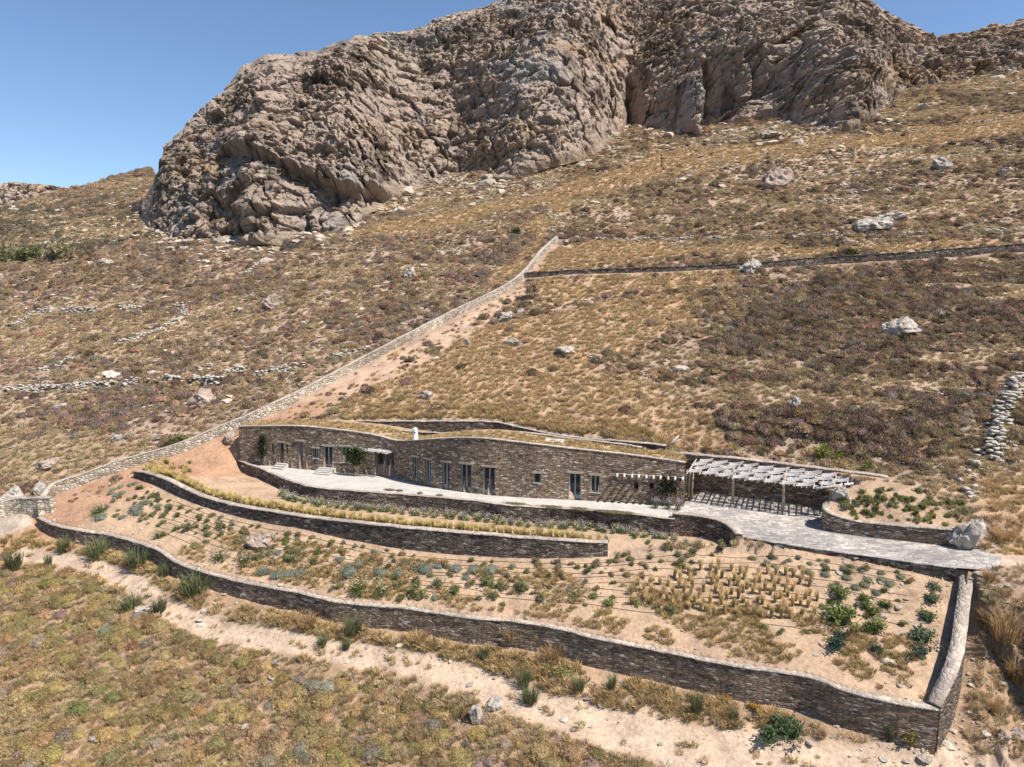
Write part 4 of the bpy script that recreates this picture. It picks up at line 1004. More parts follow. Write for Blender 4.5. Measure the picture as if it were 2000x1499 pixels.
CUSHF = [leafcloud(s, 950, 'cushion', .075) for s in range(11, 15)]
TUFT = [blades(s, 46, 1, .6, .034, base=.4) for s in range(20, 23)]
LEAFY = [leafcloud(s, 520, 'leafy', .17) for s in range(30, 33)]
SPIKY = [blades(s, 170, 1, .75, .016, base=.38, curve=.45, tip=(1.15, 1.15, 1.2), root=(.7, .7, .6)) for s in range(40, 43)]
STIPA = [blades(s, 100, 1, .26, .016, base=.10, curve=.5, tip=(1.25, 1.15, 1.0), root=(.6, .66, .42), wind=(-.2, .05)) for s in range(50, 54)]
def flower_mesh(seed):
    r = np.random.default_rng(seed); V = []; Q = []; Tt = []; C = []
    for i in range(70):
        th = r.uniform(0, 6.28); a = r.uniform(0, .45); h = r.uniform(.35, 1); p0 = np.array([a * .4 * math.cos(th), a * .4 * math.sin(th), 0]); p1 = np.array([a * math.cos(th), a * math.sin(th), h]); w = .008
        s_ = np.array([math.cos(i), math.sin(i), 0]); b = len(V); V += [p0 - s_ * w, p0 + s_ * w, p1 + s_ * w, p1 - s_ * w]; Q.append((b, b + 1, b + 2, b + 3)); C += [(.35, .5, .22)] * 4
        for k in range(2 if h > .5 else 0):
            c = p1 + r.normal(0, .02, 3); e = r.normal(0, 1, 3); e /= np.linalg.norm(e); f = np.cross(e, r.normal(0, 1, 3)); f /= np.linalg.norm(f); b = len(V); q = .03
            V += [c - e * q, c - f * q, c + e * q, c + f * q]; Q.append((b, b + 1, b + 2, b + 3)); C += [(1.7, 1.65, 1.6)] * 4
    for i in range(120):
        th = r.uniform(0, 6.28); a = .32 * math.sqrt(r.uniform()); c = np.array([a * math.cos(th), a * math.sin(th), r.uniform(.02, .35)]); e = r.normal(0, 1, 3); e /= np.linalg.norm(e); f = np.cross(e, r.normal(0, 1, 3)); f /= np.linalg.norm(f); b = len(V)
        V += [c - f * .03, c + f * .03, c + e * .1]; Tt.append((b, b + 1, b + 2)); C += [(.45, .6, .28)] * 3
    me = mesh_np('foliage', np.array(V), np.array(Q), np.array(Tt)); vcol(me, np.array(C), 'leafc'); return me
FLOW = [flower_mesh(s) for s in range(60, 63)]

def stone_mesh(seed, sub=2, flat=.7):
    import bmesh
    bm = bmesh.new(); bmesh.ops.create_icosphere(bm, subdivisions=sub, radius=1.0)
    r = random.Random(seed); V = np.array([v.co[:] for v in bm.verts])
    pl = []
    for k in range(12):
        n_ = np.array([r.gauss(0, 1) for _ in range(3)]); n_ /= np.linalg.norm(n_); pl.append((n_, r.uniform(.48, .8)))
    for n_, d in pl:
        k = V @ n_; V -= np.maximum(k - d, 0)[:, None] * n_
    if sub > 3:
        f1, f2, fac, rid = worley(V[:, 0] * 2.3 + seed, V[:, 1] * 2.3, V[:, 2] * 2.3, seed); V = V * (1 + .5 * fac + .14 * (rid - .5) - .1 * np.exp(-(f2 - f1) / .08))[:, None]
    V += .09 * np.stack([fbm3(V[:, 0] * 2.2 + i * 9 + seed, V[:, 1] * 2.2, V[:, 2] * 2.2, 5, seed) for i in range(3)], 1)
    V[:, 2] *= flat
    for v, c in zip(bm.verts, V): v.co = c
    me = bpy.data.meshes.new('rock'); bm.to_mesh(me); bm.free(); return me
STONES = [stone_mesh(s, 2, .65) for s in range(5)]

# ------------------------------------------------------------------ scattering (uncountable cover) with geometry nodes
def scatter(name, label, cat, P, rot, scl, idx, tint, meshes, mat, kind='stuff'):
    pc = bpy.data.collections.new(name + '_source')
    for i, m0 in enumerate(meshes):
        m1 = m0.copy(); m1.materials.clear(); m1.materials.append(mat); o = bpy.data.objects.new('%s_source_%02d' % (name, i), m1); pc.objects.link(o)
    me = bpy.data.meshes.new(name); n = len(P); me.vertices.add(n); me.vertices.foreach_set('co', np.asarray(P, np.float32).ravel())
    a = me.attributes.new('rot', 'FLOAT_VECTOR', 'POINT'); a.data.foreach_set('vector', np.asarray(rot, np.float32).ravel())
    a = me.attributes.new('scl', 'FLOAT_VECTOR', 'POINT'); a.data.foreach_set('vector', np.asarray(scl, np.float32).ravel())
    a = me.attributes.new('idx', 'INT', 'POINT'); a.data.foreach_set('value', np.asarray(idx, np.int32))
    vcol(me, np.asarray(tint), 'tint'); me.update()
    o = link(name, me); tag(o, label, cat, None, kind)
    ng = bpy.data.node_groups.new(name, 'GeometryNodeTree')
    ng.interface.new_socket('Geometry', in_out='INPUT', socket_type='NodeSocketGeometry'); ng.interface.new_socket('Geometry', in_out='OUTPUT', socket_type='NodeSocketGeometry')
    gi = ng.nodes.new('NodeGroupInput'); go = ng.nodes.new('NodeGroupOutput'); m2p = ng.nodes.new('GeometryNodeMeshToPoints'); ip = ng.nodes.new('GeometryNodeInstanceOnPoints')
    ci = ng.nodes.new('GeometryNodeCollectionInfo'); ci.inputs[0].default_value = pc; ci.inputs[1].default_value = True; ci.inputs[2].default_value = True
    def na(nm, t):
        q = ng.nodes.new('GeometryNodeInputNamedAttribute'); q.data_type = t; q.inputs[0].default_value = nm; return q.outputs[0]
    L = ng.links.new; L(gi.outputs[0], m2p.inputs[0]); L(m2p.outputs[0], ip.inputs['Points']); L(ci.outputs[0], ip.inputs['Instance'])
    ip.inputs['Pick Instance'].default_value = True; L(na('idx', 'INT'), ip.inputs['Instance Index'])
    er = ng.nodes.new('FunctionNodeEulerToRotation'); L(na('rot', 'FLOAT_VECTOR'), er.inputs[0]); L(er.outputs[0], ip.inputs['Rotation']); L(na('scl', 'FLOAT_VECTOR'), ip.inputs['Scale'])
    L(ip.outputs[0], go.inputs[0]); md = o.modifiers.new('scatter', 'NODES'); md.node_group = ng
    return o
def fan(n, y0, y1, power, rmax=.86):
    u = RNG.random(n); a = power
    Y = (y0 ** a + u * (y1 ** a - y0 ** a)) ** (1 / a); return RNG.uniform(-rmax, rmax, n) * Y, Y
def blocked(x, y, pad=.3):
    b = inpoly(x, y, ter_poly) | inpoly(x, y, drv_poly) | inpoly(x, y, bedB_poly) | inpoly(x, y, bedA_poly)
    b |= inpoly(x, y, house_poly)
    b |= inpoly(x, y, np.vstack([PW[:, :2], [PL(1880,1010)[:2], PL(1760,945)[:2]]]))
    b |= inpoly(x, y, PP([(1920,1068),(2100,1070),(2100,1130),(1900,1112)])) | inpoly(x, y, PP([(-80,1000),(50,985),(62,1012),(10,1045),(-80,1070)]))
    for P, w in ((LW, .5), (CW, .9), (LB, .8), (HW, .6), (BW, .8), (RW, .7), (MW, .6)):
        d, _ = near(x, y, P); b |= d < w + pad
    return b
def beyond(x, y):
    k = x / y; tc = capT(1000 + F * k / (CP - .15 * SP)); Yc = (H - A_ + 65 * B_ - 2 * B_ * C_) / (B_ * (1 + C_ * k) + tc); return y > Yc - 1
def rv(n): return np.stack([RNG.normal(0, .12, n), RNG.normal(0, .12, n), RNG.uniform(0, 6.28, n)], 1)
PAL = dict(dark=(.175, .125, .095), olive=(.27, .205, .135), purple=(.31, .23, .20), straw=(.48, .35, .24), grey=(.33, .285, .235), gold=(.38, .285, .18), green=(.19, .19, .10), rust=(.33, .225, .16))
def pick(n, items):
    names = [i[0] for i in items]; w = np.array([i[1] for i in items]); w = w / w.sum(); k = RNG.choice(len(names), n, p=w)
    C = np.array([PAL[q] for q in names])[k]; return C * RNG.uniform(.75, 1.3, n)[:, None] * (1 + RNG.normal(0, .05, (n, 3)))
# --- open hillside scrub
x, y = fan(230000, 48, 300, 1.15)
pxx = proj(x, y, plane(x, y))[0]
ok = ~blocked(x, y) & ~beyond(x, y) & ~inpoly(x, y, low_poly)
x, y = x[ok], y[ok]
dr, rw = near(x, y, red_path, red_w)
g, d = regions(x, y); nzz = fbm2(x / 7, y / 7, 3, 101); n5 = fbm2(x / 2.5, y / 2.5, 2, 102)
prob = np.where(d, 1.0, np.where(g, .06, .85)) * np.where(d, 1, np.clip(.75 + .7 * nzz + .4 * n5 - 1.3 * band(x, y), .1, 1)); prob = np.where(dr < rw + .4, .04 + .12 * (n5 > .2), prob)
soilzone = inpoly(x, y, PP([(1300,866),(1480,868),(1660,915),(1745,935),(1340,905)])); prob = np.where(soilzone, .1, prob)
ok = RNG.random(len(x)) < prob; x, y, g, d = x[ok], y[ok], g[ok], d[ok]
n = len(x); z = terrain(x, y)
left = x < np.interp(y, LB[::-1, 1], LB[::-1, 0]) 
C = np.where(d[:, None], pick(n, [('dark', 2.6), ('olive', 2), ('purple', 2), ('gold', 1.8), ('rust', 2), ('grey', .5)]), np.where(left[:, None], pick(n, [('purple', 3), ('dark', .8), ('straw', 2.6), ('olive', .6), ('grey', 1), ('gold', 1.4), ('rust', 1.9)]), pick(n, [('dark', 1.5), ('olive', 1.6), ('straw', 2), ('purple', 1), ('gold', 1.8), ('rust', 1.6), ('green', .1)])))
farL = inpoly(x + 9 * fbm2(x / 9, y / 9, 3, 151), y + 20 * fbm2(x / 15, y / 15, 3, 152), PP([(-200,400),(100,385),(420,460),(300,475),(120,500),(-200,520)])); C = np.where(farL[:, None], np.array([.24, .205, .155]) * RNG.uniform(.7, 1.2, n)[:, None], C)
big_ = fbm2(x / 9, y / 9, 2, 103); sz = RNG.lognormal(-1.36, .52, n) * (1 + (y - 60) / 300) * np.where(d, 1.2, .85) * (1 + .5 * np.clip(big_, -.5, .8)); sz = np.minimum(sz, .62 * (1 + (y - 60) / 300))
S = np.stack([sz, sz * RNG.uniform(.8, 1.25, n), sz * RNG.uniform(.95, 1.5, n)], 1)
scatter('hillside_scrub', 'low brown and olive scrub cushions covering the open hillside', 'scrub', np.stack([x, y, z - .06], 1), rv(n), S, RNG.integers(0, 4, n), C, CUSH, M['leaf_i'])
print('scrub', n)
# --- dry grass tufts
x, y = fan(210000, 26, 260, 1.05)
ok = ~blocked(x, y, 0) & ~beyond(x, y); x, y = x[ok], y[ok]
dr, rw = near(x, y, red_path, red_w); dt, tw = near(x, y, track, track_w)
g, d = regions(x, y); low = inpoly(x, y, low_poly); n5 = fbm2(x / 3, y / 3, 3, 112)
prob = np.where(g, 1.0, np.where(d, .22, .42 + .4 * n5 + .9 * band(x, y))); prob = np.where(low, .7 + .9 * n5, prob); prob = np.where(dr < rw + .2, .10, prob); prob = np.where(dt < tw, np.where(dt < .2, .2, .02), prob)
ok = RNG.random(len(x)) < prob; x, y, g = x[ok], y[ok], g[ok]; n = len(x); z = terrain(x, y)
C = np.where(g[:, None], np.array([.61, .435, .305]), np.array([.56, .42, .31])) * RNG.uniform(.75, 1.2, n)[:, None] * (1 + RNG.normal(0, .05, (n, 3)))
hh = RNG.uniform(.22, .5, n) * (1 + (y - 60) / 300); S = np.stack([hh * 1.2, hh * 1.2, hh], 1)
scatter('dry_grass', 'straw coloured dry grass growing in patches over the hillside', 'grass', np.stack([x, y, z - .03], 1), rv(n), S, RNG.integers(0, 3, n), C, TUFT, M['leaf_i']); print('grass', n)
# grass heaped on the roof and behind the rear wall
# --- loose stones
x, y = fan(22000, 26, 330, 1.3)
ok = ~blocked(x, y) & ~beyond(x, y); x, y = x[ok], y[ok]; g, d = regions(x, y); n5 = fbm2(x / 12, y / 12, 3, 122); dr, rw = near(x, y, red_path, red_w)
prob = np.clip(.62 + 1.6 * n5, .08, 1) * np.where(g | d, .15, 1) * np.where(y > 130, 1.6, .6); ok = RNG.random(len(x)) < prob; x, y = x[ok], y[ok]
n = len(x); z = terrain(x, y); sz = RNG.lognormal(-1.75, .6, n) * (1 + (y - 60) / 140); sz = np.minimum(sz, np.where(y < 62, .32, 1.5))
S = np.stack([sz * RNG.uniform(1, 1.7, n), sz, sz * RNG.uniform(.4, .8, n)], 1)
scatter('loose_stones', 'pale loose stones strewn over the hillside', 'stones', np.stack([x, y, z], 1), rv(n), S, RNG.integers(0, 5, n), np.array([1.0, .97, .93]) * RNG.uniform(.7, 1.25, n)[:, None], STONES, M['rubble']); print('stones', n)
q_ = np.vstack(cliff.ledge); n = len(q_); sz = RNG.lognormal(-.75, .35, n)
scatter('ledge_scrub', 'low olive scrub rooted in the ledges of the cliff', 'scrub', q_, rv(n), np.stack([sz, sz, sz * .8], 1), RNG.integers(0, 4, n), pick(n, [('olive', 3), ('gold', 2), ('dark', 1), ('grey', 2)]), CUSH, M['leaf_i'])
# scree and fallen blocks under the cliff
pxq = RNG.uniform(245, 2050, 5200); foot = np.interp(pxq, CB[:, 0], CB[:, 1]) + RNG.exponential(11, 5200) - 5
q_ = PL(pxq, foot); x, y = q_[0], q_[1]; z = terrain(x, y); n = len(x); sz = np.minimum(RNG.lognormal(-.95, .6, n), 2.2)
scatter('scree', 'pale scree and fallen blocks gathered at the foot of the cliff', 'scree', np.stack([x, y, z], 1), rv(n), np.stack([sz * 1.3, sz, sz * RNG.uniform(.5, 1, n)], 1), RNG.integers(0, 5, n), np.array([.95, .88, .8]) * RNG.uniform(.7, 1.2, n)[:, None], STONES, M['rubble'])
# fine rubble on the eroded bank and verges
rx, ry = [], []
cand = RNG.uniform([14, 20], [40, 46], (6000, 2)); cx, cy = cand[:, 0], cand[:, 1]
m = inpoly(cx, cy, low_poly) & (cx > 20 + .55 * (cy - 36) * 1.0); rx.append(cx[m][:1600]); ry.append(cy[m][:1600])
c2 = RNG.uniform([-40, 26], [24, 56], (9000, 2)); cx, cy = c2[:, 0], c2[:, 1]; dt, tw = near(cx, cy, track, track_w); m = inpoly(cx, cy, low_poly) & (dt < tw + 2.2) & (dt > tw * .3); rx.append(cx[m][:900]); ry.append(cy[m][:900])
c3 = RNG.uniform([-45, 33], [32, 66], (5000, 2)); cx, cy = c3[:, 0], c3[:, 1]; m = inpoly(cx, cy, bedB_poly); rx.append(cx[m][:1200]); ry.append(cy[m][:1200])
x = np.concatenate(rx); y = np.concatenate(ry); n = len(x); z = terrain(x, y); sz = RNG.lognormal(-2.7, .5, n); sz = np.where(x > 20, sz * 1.7, sz)
scatter('gravel', 'small pale pebbles and rubble on the bare soil', 'gravel', np.stack([x, y, z], 1), rv(n), np.stack([sz * 1.3, sz, sz * .7], 1), RNG.integers(0, 5, n), np.array([1.0, .93, .85]) * RNG.uniform(.7, 1.25, n)[:, None], STONES, M['rubble'])

# ------------------------------------------------------------------ foreground cushions
fg_poly = np.vstack([PL(px, py, -1.4)[:2] for px, py in [(-250,1085),(0,1085),(190,1112),(230,1180),(330,1235),(480,1262),(600,1325),(760,1340),(900,1372),(1000,1405),(1180,1445),(1350,1510),(1400,1640),(-300,1640)]])
pts = []; cell = {}
while len(pts) < 2600:
    pass_ = RNG.uniform([-52, 22], [14, 58], (4000, 2)); mk = inpoly(pass_[:, 0], pass_[:, 1], fg_poly); dq, tq = near(pass_[:, 0], pass_[:, 1], track, track_w); mk &= dq > tq + .3
    for p in pass_[mk]:
        c = (int(p[0] // .7), int(p[1] // .7))
        if any((c[0] + i, c[1] + j) in cell and np.hypot(*(cell[(c[0] + i, c[1] + j)] - p)) < .7 for i in (-1, 0, 1) for j in (-1, 0, 1)): continue
        if c in cell: continue
        cell[c] = p; pts.append(p)
    if len(cell) > 2400: break
    if getattr(fan, 'k', 0) > 12: break
    fan.k = getattr(fan, 'k', 0) + 1
pts = np.array(pts); z = terrain(pts[:, 0], pts[:, 1]); pxx, pyy = proj(pts[:, 0], pts[:, 1], z)
PAL.update(gold=(.42, .325, .155), olive=(.36, .29, .14), purple=(.37, .29, .235), grey=(.38, .33, .25), green=(.25, .235, .10), straw=(.47, .34, .20), rust=(.37, .26, .145))
n = len(pts); sz = RNG.uniform(.30, .72, n); C = pick(n, [('gold', 5), ('olive', 1.8), ('rust', 2.0), ('purple', .6), ('grey', .25), ('green', .18), ('straw', 1.0)])
S = np.stack([sz * RNG.uniform(.9, 1.2, n), sz, sz * RNG.uniform(.85, 1.3, n)], 1)
vis = (pxx > 10) & (pxx < 1500) & (pyy < 1490); score = np.where(vis, sz / pts[:, 1], 0); order = np.argsort(-score); big = order[:280]; rest = order[280:]
ii = RNG.integers(0, 4, n); R_ = rv(n)
scatter('thorny_scrub', 'dense olive and golden thorny cushions on the slope below the dirt track', 'scrub', np.stack([pts[rest, 0], pts[rest, 1], z[rest] - .06], 1), R_[rest], S[rest], ii[rest], C[rest], CUSHF, M['leaf_i'])
for m_ in CUSHF + LEAFY + SPIKY + STIPA + FLOW + TUFT: m_.materials.clear(); m_.materials.append(M['leaf_o'])
def put(name, me, x, y, z, sx, sy, sz_, col, label, cat, group=None, rzz=None):
    o = bpy.data.objects.new(name, me); COL.objects.link(o); o.location = (x, y, z); o.scale = (sx, sy, sz_)
    o.rotation_euler = (0, 0, random.uniform(0, 6.28) if rzz is None else rzz); o.color = (*np.clip(col, 0, 1), 1); return tag(o, label, cat, group)
for i in big:
    hue = C[i]; 
    put('cushion_shrub', CUSHF[ii[i]], pts[i, 0], pts[i, 1], z[i] - .06, S[i, 0], S[i, 1], S[i, 2], hue, 'low rounded thorny cushion shrub on the near slope at the bottom of the photo', 'shrub', 'cushion shrubs on the near slope')

# ------------------------------------------------------------------ plants placed from the photograph
def plants(lst, name, meshes, label, cat, group, col, jit=.12, hs=1.0, rzz=None, xs=None, ws=1.0):
    g_ = ground([(p[0], p[1]) for p in lst])
    for p, q in zip(lst, g_):
        w = ws * p[2] / F * (q[1] * CP + (H - q[2]) * SP) / 2      # half width in metres
        h = w * hs * (p[3] if len(p) > 3 else 1); c = np.array(col) * random.uniform(1 - jit, 1 + jit)
        k_ = xs or w; put(name, random.choice(meshes), q[0], q[1], q[2] - .03, k_, k_, h, c, label, cat, group, rzz)
def Z1(l, s=3.333, ox=0, oy=900): return [(ox + a[0] / s, oy + a[1] / s) + tuple(a[2:]) for a in l]
# silvery mounds right of the grasses
sant = [(45,272,22),(125,285,24),(245,303,24),(325,313,26),(440,332,30),(545,342,30),(660,358,30),(775,382,34),(45,322,28),(235,355,34),(335,368,38),(460,388,38),(585,402,38),(710,422,42),(385,438,40),(512,446,36),(635,474,38),(140,340,24),(800,330,20),(300,282,20),(180,262,20)]
plants([(1500 + a / 3, 1000 + b / 3, w / 1.9) for a, b, w in sant], 'silvery_mound', CUSHF, 'small silvery grey cushion plant in the rows right of the feather grasses', 'plant', 'silvery mounds in the lower bed', (.24, .26, .19), hs=1.0)
blue = [(500 + a / 3.333, 1000 + b / 3.333, w / 3.0) for a, b, w in [(60,390,80),(150,412,80),(230,405,70),(290,400,70),(550,312,65),(670,342,75),(610,395,120),(820,395,90),(930,400,80),(1100,370,110),(1190,355,60),(1300,370,80),(1420,375,80),(1530,380,95),(1170,560,60),(1370,430,50),(610,350,60)]] + \
       [(a / 3.333, 900 + b / 3.333, w / 3.0) for a, b, w in [(1720,725,80),(1810,750,80),(1880,740,80),(1960,735,90),(660,370,80),(885,310,70),(945,275,60),(900,340,70),(1030,295,50),(800,370,50),(740,190,40),(790,170,40),(720,215,40),(850,160,40),(880,150,40),(760,225,44),(800,210,40),(1810,600,50)]]
plants(blue, 'blue_grey_mound', CUSHF, 'blue grey cushion plant on the bare soil between the middle wall and the lowest wall', 'plant', 'blue grey mounds in the lower bed', (.28, .31, .26), hs=.9)
green = [(500 + a / 3.333, 1000 + b / 3.333, w / 3.3) for a, b, w in [(230,320,110),(490,510,60),(550,490,80),(920,490,80),(1040,480,110),(1060,560,150),(940,575,80),(1180,480,110),(1300,530,120),(1510,470,110),(1600,500,90),(1550,560,90),(1740,510,100),(1850,575,80),(1390,480,60),(1450,570,60),(1610,610,60),(900,320,50),(560,260,50),(340,200,40),(390,205,40),(965,240,45),(1030,295,45),(700,230,40),(1840,345,60),(1700,430,50),(20,310,80),(360,445,50),(850,525,70),(740,525,50)]] + \
        [(a / 3.333, 900 + b / 3.333, w / 3.3) for a, b, w in [(1225,450,100),(1345,445,70),(1350,490,80),(1440,440,90),(1270,560,70),(1040,500,90),(1200,570,50),(1550,540,70),(1580,465,60),(1500,460,50),(930,250,50),(780,240,50),(1000,230,60),(1920,620,90),(1070,360,60),(990,360,50),(1640,430,40)]] + \
        [(1000 + a / 3.333, 1000 + b / 3.333, w / 3.3) for a, b, w in [(1015,240,90),(1185,265,80),(1360,230,90),(730,290,60),(680,300,50),(885,205,50),(640,330,60),(480,355,45),(175,360,60),(220,395,50),(60,500,110),(190,565,80),(435,520,50),(325,530,40),(555,500,50),(380,575,50),(640,610,110),(480,610,40),(815,605,80),(960,650,60),(1030,650,110),(1180,405,70),(1175,750,55),(1645,770,80),(1745,790,70),(1920,790,50),(900,300,60),(1065,340,60),(780,345,50),(1225,330,40),(1320,415,80),(910,450,45),(810,475,45)]]
plants(green, 'green_shrub', LEAFY, 'small green shrub planted on the bare soil slope above the lowest wall', 'shrub', 'green shrubs in the lower bed', (.24, .245, .12), hs=.95, jit=.3, ws=.78)
bigg = [(1640,1166,40,'bright green shrub at the upper left of the big green clump in the lower bed'), (1643,1212,62,'largest bright green shrub, spreading in the middle of the clump right of the grasses'), (1700,1198,36,'medium bright green shrub joined to the right of the largest one'), (1706,1232,42,'round bright green shrub at the lower right of the green clump'), (1685,1172,26,'small round bright green shrub above the green clump'), (1728,1184,26,'small bright green shrub right of the green clump, nearest the broad wall')]
for i, (px, py, w, lb) in enumerate(bigg):
    q = ground([(px, py)])[0]; k = w / F * (q[1] * CP + (H - q[2]) * SP) / 2
    put('bright_green_shrub', LEAFY[i % 3], q[0], q[1], q[2] - .05, k * .95, k * .95, k * .9, (.17, .205, .07), lb, 'shrub')
for px, py, w, c, lb in [(1632,1262,46,(.055,.10,.075),'dark blue green leafy shrub below the bright green clump'), (1713,1273,26,(.055,.10,.075),'small dark blue green shrub right of the larger dark one'),
                         (1825,1150,24,(.17,.2,.13),'grey green shrub beside the top of the broad wall'), (1820,1174,30,(.12,.15,.10),'spiky dark plant below the top grey shrub by the broad wall'), (1808,1208,34,(.15,.19,.1),'round grey green shrub halfway down beside the broad wall'),
                         (1802,1248,46,(.13,.17,.11),'wide grey green shrub in the lower half beside the broad wall'), (1798,1282,40,(.12,.16,.12),'lowest blue grey shrub beside the broad wall')]:
    q = ground([(px, py)])[0]; k = w / F * (q[1] * CP + (H - q[2]) * SP) / 2; put('leafy_shrub', random.choice(LEAFY), q[0], q[1], q[2] - .05, k, k, k * .9, c, lb, 'shrub')
# feather grass block
st_poly = np.array([(1195,1155),(1300,1120),(1420,1098),(1520,1105),(1590,1130),(1600,1180),(1590,1215),(1500,1215),(1380,1195),(1260,1185),(1200,1178)])
lst = []
for r_ in range(9):
    for c_ in range(38):
        px = 1190 + c_ * 18 + r_ * 8 + random.uniform(-5, 5); py = 1093 + r_ * 14.5 + c_ * 1.8 + random.uniform(-4, 4)
        if random.random() < .1: continue
        if inpoly(np.array([px]), np.array([py - 4]), st_poly)[0]: lst.append((px, py, 15 * random.uniform(.8, 1.15), 4.0 * random.uniform(.8, 1.1)))
plants(lst, 'feather_grass', STIPA, 'blond feather grass clump in the block of grasses in the lower bed', 'grass', 'feather grasses in the lower bed', (.68, .55, .37), jit=.2, xs=.7)
print('stipa block', len(lst))
# feather grass row on top of the middle wall
rng2 = random.Random(5)
def along(P, d, sp, j):
    Q = offset(P, d); s = arclen(Q); out = []
    a = sp / 2
    while a < s[-1]:
        out.append((np.interp(a, s, Q[:, 0]) + rng2.uniform(-j, j), np.interp(a, s, Q[:, 1]) + rng2.uniform(-j, j))); a += sp * rng2.uniform(.8, 1.2)
    return out
row = along(MW, .95, .42, .08) + along(MW, 1.45, .5, .12)
row = [p for p in row if p[0] < MW[-1, 0] + .2]
pp = ground([(rng2.uniform(285, 375), rng2.uniform(905, 935)) for _ in range(26)]); row += [(p[0], p[1]) for p in pp]
za = terrain(np.array([p[0] for p in row]), np.array([p[1] for p in row]))
for (a, b), q in zip(row, za):
    put('feather_grass', rng2.choice(STIPA), a, b, q - .02, rng2.uniform(.7, 1.1), rng2.uniform(.7, 1.1), rng2.uniform(.5, .9), np.array((.56, .47, .26)) * rng2.uniform(.8, 1.2), 'pale feather grass clump in the long row on the middle wall', 'grass', 'feather grasses along the middle wall', rng2.uniform(-.5, .5))
print('row', len(row))
fl = [p for p in along(TW, -.8, .62, .2) + along(TW, -1.45, .75, .25) if p[0] > -21]
za = terrain(np.array([p[0] for p in fl]), np.array([p[1] for p in fl]))
for i, ((a, b), q) in enumerate(zip(fl, za)):
    c = (.42, .39, .34) if i % 3 else (.36, .34, .40)
    put('flowering_plant', rng2.choice(FLOW), a, b, q - .02, .85, .85, rng2.uniform(.45, .8), np.array(c) * rng2.uniform(.85, 1.15), 'airy pale flowering plant in the drift against the terrace wall', 'plant', 'pale flowers below the terrace wall')
lav = [(1185,1060,22),(1196,1043,20),(1222,1043,22),(1240,1052,24),(1272,1045,22),(1300,1052,20),(1318,1058,20),(1340,1062,20),(1365,1060,18)]
plants([(a, b, w, 1.3) for a, b, w in lav], 'lavender', FLOW, 'grey lilac lavender bush at the foot of the curved drive wall', 'plant', 'lavenders by the drive wall', (.36, .35, .38), xs=.7)
lv2 = [(1280,993,26,'left of three lavender bushes growing beside the house wall by the pergola'), (1304,995,28,'middle of three lavender bushes growing beside the house wall by the pergola'), (1324,997,24,'lavender bush nearest the pergola corner, right of two others')]
for px, py, w, lb in lv2:
    q = PZ(px, py, 0); put('lavender', FLOW[0], q[0], q[1], 0, .95, .8, .95, (.36, .34, .45), lb, 'plant')
# flowering masses in the bed and tall broom outside
for px, py, w, hs, c, lb in [(700,1160,62,.9,(.36,.34,.27),'pale flowering clump left of centre in the lower bed, right of the blue mounds'), (745,1163,54,.9,(.36,.34,.27),'pale flowering clump in the lower bed, just right of another pale one'),
                             (430,1094,60,.6,(.34,.29,.25),'wide pinkish flowering clump left in the lower bed beside the wall bend'), (478,1100,56,.6,(.34,.29,.25),'pinkish flowering clump right of the one by the wall bend'), (193,1003,50,.7,(.26,.27,.2),'grey green flowering bush at the left end of the lower bed')]:
    q = ground([(px, py)])[0]; k = w / F * (q[1] * CP + (H - q[2]) * SP) / 2; put('flowering_bush', FLOW[1], q[0], q[1], q[2], k * 1.9, k * 1.6, k * hs * 1.2, c, lb, 'plant')
broom = [(28,1112,50,46,'tall green broom bush at the left edge of the photo below the track fork'), (95,1108,26,34,'narrow broom bush second from the left edge'), (125,1078,40,38,'broom bush in front of the left end of the lowest wall'), (192,1090,64,44,'large grey green broom bush against the left part of the lowest wall'), (268,1108,78,46,'widest dark broom bush against the wall where it starts to bend'),
         (320,1128,36,34,'sparse broom bush just right of the bend in the lowest wall'), (385,1160,92,50,'long dark broom thicket against the lowest wall after the bend'), (258,1190,60,34,'grey broom bush left of the pale rubble beside the track'), (312,1196,44,38,'broom bush right of the pale rubble beside the track'),
         (630,1262,34,30,'broom bush growing on the track in the left half'), (676,1268,28,26,'small broom bush on the track right of another'), (1022,1340,48,44,'pale broom bush at the edge of the track in the middle'), (1035,1372,54,44,'green broom bush on the track below the pale one'), (945,1290,34,34,'grey bush against the lowest wall left of centre'),
         (1132,1350,36,34,'green bush between track and lowest wall, right of the yellow thistles'), (1195,1348,36,44,'tall green bush against the lowest wall in the middle'), (1360,1395,40,54,'grey green bush right of centre between track and wall'), (1432,1408,30,34,'green bush right of the grey green one near the track'),
         (1740,1445,46,56,'grey green bush in front of the right corner of the lowest wall'), (690,1240,60,44,'olive bush against the lowest wall below the green shrubs')]
for px, py, w, h, lb in broom:
    q = ground([(px, py)])[0]; sc = (q[1] * CP + (H - q[2]) * SP) / F
    put('broom_bush', random.choice(SPIKY), q[0], q[1], q[2] - .05, w * sc * .62, w * sc * .5, h * sc * 1.15, np.array((.17, .19, .10)) * random.uniform(.8, 1.25), lb, 'bush')
